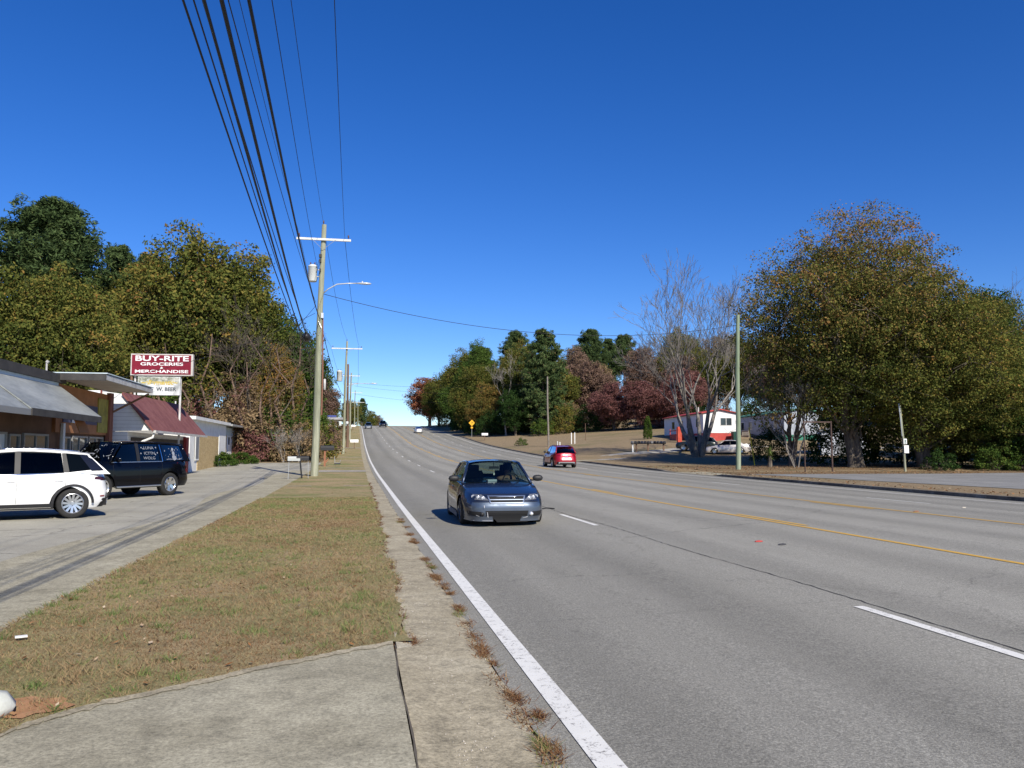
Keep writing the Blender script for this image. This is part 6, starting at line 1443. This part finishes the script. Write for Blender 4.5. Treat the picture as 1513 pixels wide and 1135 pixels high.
# clipped conical evergreen
rs = np.random.RandomState(71); C = []
for i in range(420):
    z = rs.uniform(0, 3.05); r = .62 * (1 - (z / 3.25) ** 1.7) ** .75 * rs.uniform(.8, 1.0); a = rs.uniform(0, 6.28); C.append((r * math.cos(a), r * math.sin(a), z + .12))
V, var = leaves_from_clumps(rs, np.array(C), .15, 16, .06, cvar=np.clip(.5 + rs.normal(size=420) * .2, 0, 1)); cm = MB(); cm.tube([(0, 0, -.1), (0, 0, 2.8)], [.10, .03], 6)
mbk = cm.mesh('trunk'); mbk.materials.append(M_BARK); cme = np_mesh('crown', V, 4, var); cme.materials.append(LM['hedge'])
tree('evergreen_cone', (mbk, cme), 39.8, 108.8, 1.0, 0, 'hedge', 'narrow clipped conical evergreen standing on the lawn', 'tree')
# yucca-like plant
t = thing('yucca', 'small spiky yucca plant on a dark stump by the right verge', 'plant', (31.4, 58.8, gz(31.4, 58.8)))
mb = MB(); mb.tube([(0, 0, -.1), (.03, 0, .45), (0, 0, .85)], [.20, .14, .12], 8); mb.build('stem', M_BARK, t)
mb = MB()
for i in range(70):
    a = rnd.uniform(0, 6.28); e = rnd.uniform(-.5, 1.3); L = rnd.uniform(.45, .75); z0 = rnd.uniform(.75, 1.25); d = Vector((math.cos(a)*math.cos(e), math.sin(a)*math.cos(e), math.sin(e))); u = d.cross(Vector((0, 0, 1))).normalized() * .035
    p = Vector((0, 0, z0)); mb.add([p - u, p + u, p + d * L], [(0, 1, 2)])
mb.build('leaves', mat('yucca_green', (.14, .19, .05), .6), t)
# empty sign frame, leaning sign post
t = thing('empty_sign_gantry', 'empty brown metal sign frame, one post and a top bar, by the right lot', 'sign frame', (32.9, 52.7, gz(32.9, 52.7)))
M_RUSTM = nmat('rusty_metal', [(.3, (.05, .032, .028)), (.7, (.10, .065, .055))], 3, .8)
mb = MB(); mb.tube([(0, 0, -.2), (-.02, 0, 3.55)], .06, 8); mb.build('post', M_RUSTM, t); mb = MB(); mb.box((-1.1, 0, 3.48), (2.15, .07, .09)); mb.build('top_bar', M_RUSTM, t); mb = MB(); mb.tube([(-2.1, 0, -.2), (-2.1, 0, 3.45)], .045, 8); mb.build('post', M_RUSTM, t)
t = thing('sign_post', 'leaning grey post carrying two small white notices in front of the green tree', 'sign post', (38.1, 52.0, gz(38.1, 52)))
mb = MB(); mb.tube([(0, 0, -.2), (-.06, 0, 2.2), (-.25, 0, 4.7)], [.085, .08, .07], 8); mb.build('post', M_POLE, t)
mb = MB(); mb.tube([(-.20, -.09, 2.5), (-.32, -.09, 4.2)], .03, 6); mb.tube([(-.33, -.09, 4.2), (-.36, -.09, 4.8)], .045, 6); mb.build('conduit', M_STEEL, t)
mb = MB(); mb.box((.0, -.12, 2.13), (.26, .02, .38)); f = mb.build('notice', M_WHITE, t)
mb = MB(); mb.lathe([(.001, -.135), (.07, -.134)], 10, 'Y', (0, 0, 2.16)); mb.box((0, -.134, 2.02), (.16, .004, .07)); mb.build('emblem', mat('dark_green_print', (.01, .09, .07), .6), f)
mb = MB(); mb.box((.08, -.12, 1.58), (.36, .02, .55)); mb.build('notice', M_WHITE, t)

# ------------------------------------------------------------------ mobile homes, shed
def mobile(name, label, X, Y, rz, L, Wd_, H, wallm, roofm, skirt, endm=None, zoff=0):
    t = thing(name, label, 'mobile home', (X, Y, gz(X + 2, Y + 2) + zoff), rz)
    mb = MB(); mb.span((0, 0, -.6), (Wd_, L, .75)); mb.build('skirting', skirt, t)
    mb = MB(); mb.span((-.03, -.03, .752), (Wd_ + .03, L, H)); mb.build('wall', wallm, t)
    mb = MB(); z = H
    mb.poly([(-.3, -.3, z), (Wd_ / 2, -.3, z + .47), (Wd_ + .3, -.3, z), (Wd_ + .3, -.3, z + .12), (Wd_ / 2, -.3, z + .60), (-.3, -.3, z + .12)], (0, L + .6, 0)); mb.build('roof', roofm, t)
    mb = MB(); mb.poly([(.0, -.02, z + .002), (Wd_, -.02, z + .002), (Wd_/2, -.02, z + .44)], (0, .05, 0)); mb.build('gable', endm or wallm, t)
    return t
def mwin(t, face, a, z0, w, h, m=M_SHOPGL):
    f = MB()
    if face == 'end': f.span((a, -.075, z0), (a + w, -.031, z0 + h)); o = f.build('window', M_WHITE, t); p = MB(); p.span((a + .06, -.085, z0 + .06), (a + w/2 - .03, -.076, z0 + h - .06)); p.span((a + w/2 + .03, -.085, z0 + .06), (a + w - .06, -.076, z0 + h - .06)); p.build('pane', m, o)
    else: f.span((-.075, a, z0), (-.031, a + w, z0 + h)); o = f.build('window', M_WHITE, t); p = MB(); p.span((-.085, a + .06, z0 + .06), (-.076, a + w - .06, z0 + h - .06)); p.build('pane', m, o)
M_RTRIM = nmat('red_trim_paint', [(.3, (.34, .04, .035)), (.7, (.48, .07, .06))], 2, .6)
t = mobile('mobile_home', 'white mobile home with red roof trim and red skirting', 42.0, 95.0, -R(6), 18, 4.1, 3.15, nmat('white_siding', [(.3, (.66, .66, .66)), (.7, (.78, .78, .78))], 1, .6), M_RTRIM, M_RTRIM)
mwin(t, 'end', 2.1, 1.65, 1.5, 1.0)
for a in (1.5, 5.5, 8.5, 12.5): mwin(t, 'side', a, 1.5, 1.3, 1.1)
mb = MB(); mb.span((-2.2, 4.2, -.4), (-.08, 7.4, .7)); mb.box((-2.15, 5.8, 1.15), (.08, 3.2, .12)); mb.box((-2.15, 4.25, .9), (.1, .1, 1.0)); mb.box((-2.15, 7.35, .9), (.1, .1, 1.0)); mb.build('porch', M_RTRIM, t)
mb = MB(); mb.box((-2.6, 1.6, .6), (.5, .5, 1.9)); mb.build('red_panel', nmat('rusty_red', [(.3, (.36, .05, .03)), (.7, (.55, .10, .06))], 2), t)
mb = MB(); mb.tube([(1.6, 7, 3.5), (1.6, 7, 4.3)], .09, 8); mb.build('roof_vent', M_GUTTER, t)
t = mobile('mobile_home', 'grey-blue mobile home with green roof and skirting behind the trees', 49.5, 89.0, -R(7), 18, 4.2, 3.35, nmat('shaded_blue_siding', [(.3, (.30, .33, .38)), (.7, (.40, .44, .50))], 1, .6), nmat('green_roof', [(.3, (.05, .16, .11)), (.7, (.09, .24, .17))], 1.5, .6), nmat('green_skirt', [(.3, (.02, .13, .09)), (.7, (.04, .20, .14))], 1.5, .6), zoff=-.35)  # siding colour darkened to stand in for shade of the branches
for a in (2.0, 4.5, 10.5, 13.5): mwin(t, 'side', a, 1.6, 1.1, 1.1)
mb = MB(); mb.span((-2.0, 6.5, .65), (-.08, 9.0, .8)); 
for y in (6.55, 8.95): mb.box((-1.95, y, .3), (.1, .1, 2.2))
mb.box((-1.95, 7.75, 1.38), (.08, 2.5, .08)); 
for k in range(9): mb.box((-1.95, 6.7 + k * .26, 1.1), (.04, .04, .55))
mb.build('deck', mat('weathered_deck', (.30, .26, .22), .85), t)
b = thing('shed', 'pale blue-white shed half hidden behind the biggest tree', 'shed', (47.5, 74, gz(47.5, 74)), -R(24))
mb = MB(); mb.span((-2.1, 0, -.3), (2.1, 3, 2.5)); B(mb, 'wall', nmat('pale_shed', [(.3, (.42, .46, .55)), (.7, (.55, .60, .70))], 1, .7)); mb = MB(); mb.poly([(-2.3, -.2, 2.45), (2.3, -.2, 2.45), (0, -.2, 3.2)], (0, 3.4, 0)); B(mb, 'roof', M_GREYPANEL)
mb = MB(); mb.span((-.5, -.03, -.2), (.5, -.002, 1.9)); B(mb, 'door', M_GREYPANEL)
b = thing('shed', 'dark brown open-sided shed cut off by the right edge', 'shed', (48.2, 51.5, gz(48.2, 51.5)), -R(4))
M_SHED = nmat('dark_brown_shed', [(.3, (.035, .022, .018)), (.7, (.07, .045, .035))], 2, .8)
mb = MB(); mb.poly([(-1.0, -.4, 2.6), (.0, -.4, 3.75), (7.5, -.4, 3.9), (7.5, -.4, 2.6)], (0, 5, 0)); B(mb, 'roof', M_SHED)
for x, y in ((.0, .1), (3.4, .1), (7, .1), (.0, 4)): mb = MB(); mb.box((x, y, 1.2), (.16, .16, 2.8)); B(mb, 'post', M_SHED)
mb = MB(); mb.span((.2, 3.9, -.2), (7.2, 4.1, 2.6)); B(mb, 'back_wall', M_SHED)
# green wheelie bin
t = thing('wheeled_bin', 'dark green wheeled bin beside the red skirting', 'bin', (45.4, 93.6, gz(45.4, 93.6)))
mb = MB(); mb.add([(-.25,-.28,0),(.25,-.28,0),(.25,.28,0),(-.25,.28,0),(-.32,-.36,1.0),(.32,-.36,1.0),(.32,.36,1.0),(-.32,.36,1.0)], [(0,3,2,1),(4,5,6,7),(0,1,5,4),(1,2,6,5),(2,3,7,6),(3,0,4,7)]); mb.build('body', mat('bin_green', (.01, .05, .04), .5), t, bevel=.02); mb = MB(); mb.box((0, 0, 1.04), (.68, .76, .06)); mb.build('lid', MATS['bin_green'], t, bevel=.015)

# ------------------------------------------------------------------ grass, weeds, litter
rs = np.random.RandomState(7)
def blades(N, xy, hz, wz, lean=.6):
    x, y, z = xy
    a = rs.uniform(0, 6.28, N); b_ = rs.uniform(0, 6.28, N); h = hz * (.5 + rs.random(N)); w = wz * (.6 + .8 * rs.random(N)); ln = h * lean * rs.uniform(.2, 1.6, N)
    P0 = np.stack([x - np.cos(a) * w, y - np.sin(a) * w, z], 1); P1 = np.stack([x + np.cos(a) * w, y + np.sin(a) * w, z], 1); P2 = np.stack([x + np.cos(b_) * ln, y + np.sin(b_) * ln, z + h], 1)
    return np.stack([P0, P1, P2], 1).reshape(-1, 3)
def drive_edge(x): 
    P = sorted(drv); return np.interp(x, [p[0] for p in P], [p[1] for p in P])
def patchy(x, y):
    return (np.sin(x * 2.1 + 1.3 * np.sin(y * .9)) + np.sin(y * 1.7 + x) + np.sin(x * 5.3 - y * 3.1) * .6 + np.sin(y * .45 + 2) * .9) / 3.5
N = 150000
y = 4.4 + (rs.random(N) ** 1.9) * 24; x = rs.uniform(-3.12, .62, N)
ok = (y > drive_edge(x) + .0) & (x < .44 + .06 * np.sin(y * 1.3) + .05 * np.sin(y * 3.7 + 1) + rs.normal(size=N) * .05 + np.clip((y - 9) / 16, 0, 1) * .12) & ((x < .30) | (y > 7.2))
x, y = x[ok], y[ok]; z = np.array([zr(float(b_)) for b_ in np.linspace(0, 40, 81)]); zz = np.interp(y, np.linspace(0, 40, 81), z) + .045
V = blades(len(x), (x, y, zz), .026, .0032 + .0004 * np.clip(y - 5, 0, 20), 1.5)
var = np.clip(.25 + .18 * np.clip((y - 8) / 14, 0, 1) + .40 * patchy(x, y) + rs.normal(size=len(x)) * .22, 0, 1)
LM['grass'] = leaf_mat('grass_blades', [(0, (.20, .12, .065)), (.25, (.36, .255, .145)), (.5, (.31, .25, .125)), (.72, (.22, .245, .09)), (1, (.12, .20, .06))], .25)
tx_, ty_, tv_ = [], [], []
for k in range(420):
    yy = 5.2 + rs.random() ** 1.7 * 20; xx = rs.uniform(-3.05, .42); m = rs.randint(18, 60)
    if yy < drive_edge(xx) + .06: continue
    r_ = rs.uniform(.03, .09); tx_.append(xx + rs.normal(size=m) * r_); ty_.append(yy + rs.normal(size=m) * r_); tv_.append(np.clip(rs.normal(size=m) * .12 + (.85 if rs.random() < .45 else .25), 0, 1))
tx_, ty_, tv_ = map(np.concatenate, (tx_, ty_, tv_)); ok = (ty_ > drive_edge(tx_)) & (tx_ < .5); tx_, ty_, tv_ = tx_[ok], ty_[ok], tv_[ok]
V = np.concatenate([V, blades(len(tx_), (tx_, ty_, np.interp(ty_, np.linspace(0, 40, 81), z) + .045), .055, .0038, 1.1)]); var = np.concatenate([var, tv_])
me = np_mesh('grass', V, 3, var); tag(link('grass', me, None, LM['grass']), 'short winter grass, part green part brown, on the verge', 'grass', kind='stuff')
# fallen leaves on the verge
N = 900; y = 4.8 + (rs.random(N) ** 1.5) * 30; x = rs.uniform(-3.1, .5, N); ok = y > drive_edge(x) + .05; x, y = x[ok], y[ok]; n = len(x)
C = np.stack([x, y, np.interp(y, np.linspace(0, 40, 81), z) + .075], 1); u = rs.normal(size=(n, 3)); u[:, 2] *= .35; u /= np.linalg.norm(u, axis=1, keepdims=True); v = np.cross(u, np.array([[.1, .1, 1.]])); s_ = .012 + .028 * rs.random((n, 1)) ** 2.5
V = np.stack([C - u*s_, C - v*s_*.6, C + u*s_, C + v*s_*.6], 1).reshape(-1, 3)
LM['litter'] = leaf_mat('litter_leaves', [(0, (.10, .05, .03)), (.4, (.30, .13, .05)), (.7, (.42, .24, .12)), (1, (.55, .46, .34))], .2)
tag(link('fallen_leaves', np_mesh('fallen_leaves', V, 4, rs.random(n)), None, LM['litter']), 'scattered small fallen leaves on the verge grass', 'fallen leaves', kind='stuff')
# dry weeds rooted in the seam between gutter and asphalt, and along the turf edge
pts = []; vr = []
for k in range(46):
    yy = rs.uniform(3.8, 20) if k > 12 else 4.0 + k * .47 + rs.normal() * .1; xx = 1.03 + rs.normal() * .02 ; m = rs.randint(60, 170); r_ = rs.uniform(.03, .085)
    X_ = xx + rs.normal(size=m) * r_ * .55; Y_ = yy + rs.normal(size=m) * r_ * 1.5; pts.append(np.stack([X_, Y_], 1)); vr.append(np.clip(rs.normal(size=m) * .2 + (.35 if k % 9 else .9), 0, 1))
for k in range(150):
    yy = rs.uniform(7.3, 40) if k > 14 else rs.uniform(6.95, 7.4); xx = vedge(yy) - .0 - (0 if k > 14 else rs.uniform(0, .14)); m = 45; pts.append(np.stack([xx + rs.normal(size=m) * .03, yy + rs.normal(size=m) * .07], 1)); vr.append(np.clip(rs.normal(size=m) * .2 + .12, 0, 1))
P = np.concatenate(pts); vr = np.concatenate(vr); n = len(P)
V = blades(n, (P[:, 0], P[:, 1], np.interp(P[:, 1], np.linspace(0, 40, 81), z) + .014), .030, .0038, 2.2)
LM['weeds'] = leaf_mat('dry_weeds', [(0, (.12, .05, .03)), (.35, (.22, .12, .06)), (.7, (.34, .24, .13)), (1, (.10, .17, .04))], .2)
tag(link('dry_weeds', np_mesh('dry_weeds', V, 3, vr), None, LM['weeds']), 'dry brown weeds growing in the gutter seam', 'weeds', kind='stuff')
# grit in the gutter
n = 700; y = 4 + rs.random(n) ** 1.6 * 14; x = np.clip(.47 + np.abs(rs.normal(size=n)) * .2, .45, 1.0); C = np.stack([x, y, np.interp(y, np.linspace(0, 40, 81), z) + .02], 1); s_ = .003 + .006 * rs.random(n) ** 3
tet = np.array([(1, 0, -.3), (-.5, .87, -.3), (-.5, -.87, -.3), (0, 0, .8)]); F4 = [(0, 1, 3), (1, 2, 3), (2, 0, 3)]
V = np.concatenate([np.stack([C + tet[i] * s_[:, None] for i in f], 1) for f in F4], 0).reshape(-1, 3)
tag(link('grit', np_mesh('grit', V, 3, None), None, nmat('grit_stone', [(.3, (.25, .22, .18)), (.7, (.5, .46, .4))], 30)), 'fine pale grit lying in the gutter', 'grit', kind='stuff')
# leaf scatter on the right lawn strip
n = 9000; x = rs.uniform(21.4, 44, n); y = rs.uniform(20, 62, n); ok = ~((x > 23.2) & (y < 46.5)) ; x, y = x[ok], y[ok]; n = len(x)
C = np.array([(a, b_, gz(a, b_) + .03) for a, b_ in zip(x, y)]); u = rs.normal(size=(n, 3)); u[:, 2] *= .3; u /= np.linalg.norm(u, axis=1, keepdims=True); v = np.cross(u, np.array([[.1, .1, 1.]])); s_ = .03 + .05 * rs.random((n, 1))
V = np.stack([C - u*s_, C - v*s_*.7, C + u*s_, C + v*s_*.7], 1).reshape(-1, 3)
tag(link('fallen_leaves', np_mesh('fallen_leaves', V, 4, rs.random(n)), None, LM['litter']), 'brown fallen leaves on the strip before the big trees', 'fallen leaves', kind='stuff')
# white rock, bare clay patch, road debris
mb = MB(); mb.lathe([(.001, -.06), (.14, -.04), (.17, .03), (.13, .10), (.06, .135), (.001, .14)], 9, 'Z'); 
mb.v = [(a * 1.25 + .03 * math.sin(7 * b_ + 3 * a), b_ + .03 * math.sin(9 * a), c + .02 * math.sin(11 * a + 5 * b_)) for a, b_, c in mb.v]
o = mb.build('rock', nmat('white_rock', [(.3, (.40, .41, .36)), (.7, (.60, .61, .56))], 6, .9, .5), smooth=True); o.location = (-2.20, 5.45, .06); tag(o, 'whitish rock at the bottom left corner by the driveway', 'rock')
mb = MB(); mb.add([(-1.98 + .26 * math.cos(a) * rnd.uniform(.8, 1.2), 5.62 + .20 * math.sin(a) * rnd.uniform(.8, 1.2), .061) for a in np.linspace(0, 6.28, 20)[:-1]], [tuple(range(19))]); tag(mb.build('soil', nmat('red_clay', [(.3, (.30, .15, .07)), (.7, (.42, .23, .12))], 8, .95, .4)), kind='structure')
for x, y, c, lb, r_ in ((6.6, 12.8, (.45, .06, .05), 'small red scrap lying on the road left of the yellow line', .06), (6.75, 12.3, (.05, .05, .055), 'small dark scrap lying on the road beside the red scrap', .06), (13.6, 18.2, (.30, .13, .05), 'brown leaf lying by the far yellow line', .07), (16, 19.5, (.5, .45, .36), 'pale scrap lying in the far right lane', .06)):
    mb = MB(); mb.lathe([(.001, 0), (r_, .004), (r_ * .8, .018), (.001, .026)], 7, 'Z'); mb.v = [(a * 1.4, b_ * .8 + .3 * a, c_) for a, b_, c_ in mb.v]
    o = mb.build('road_debris', mat('debris_%d' % int(x * 10), c, .8)); o.location = (x, y, zroad(x, y) + .014); tag(o, lb, 'litter')
mb = MB(); mb.tube([(4.75, 21.2, zroad(4.7, 21.2) + .03), (4.95, 21.3, zroad(4.9, 21.3) + .045), (5.15, 21.2, zroad(5.1, 21.2) + .03)], .016, 5); tag(mb.build('road_debris', M_BLK), 'curved black rubber strip on the road right of the blue sedan', 'litter')
mb = MB(); mb.box((0, 0, 0), (.09, .05, .012), rz=.4); o = mb.build('road_debris', M_WHITE); o.location = (-2.72, 7.6, .085); tag(o, 'crumpled white paper on the left edge of the verge', 'litter')

#@@MORE@@
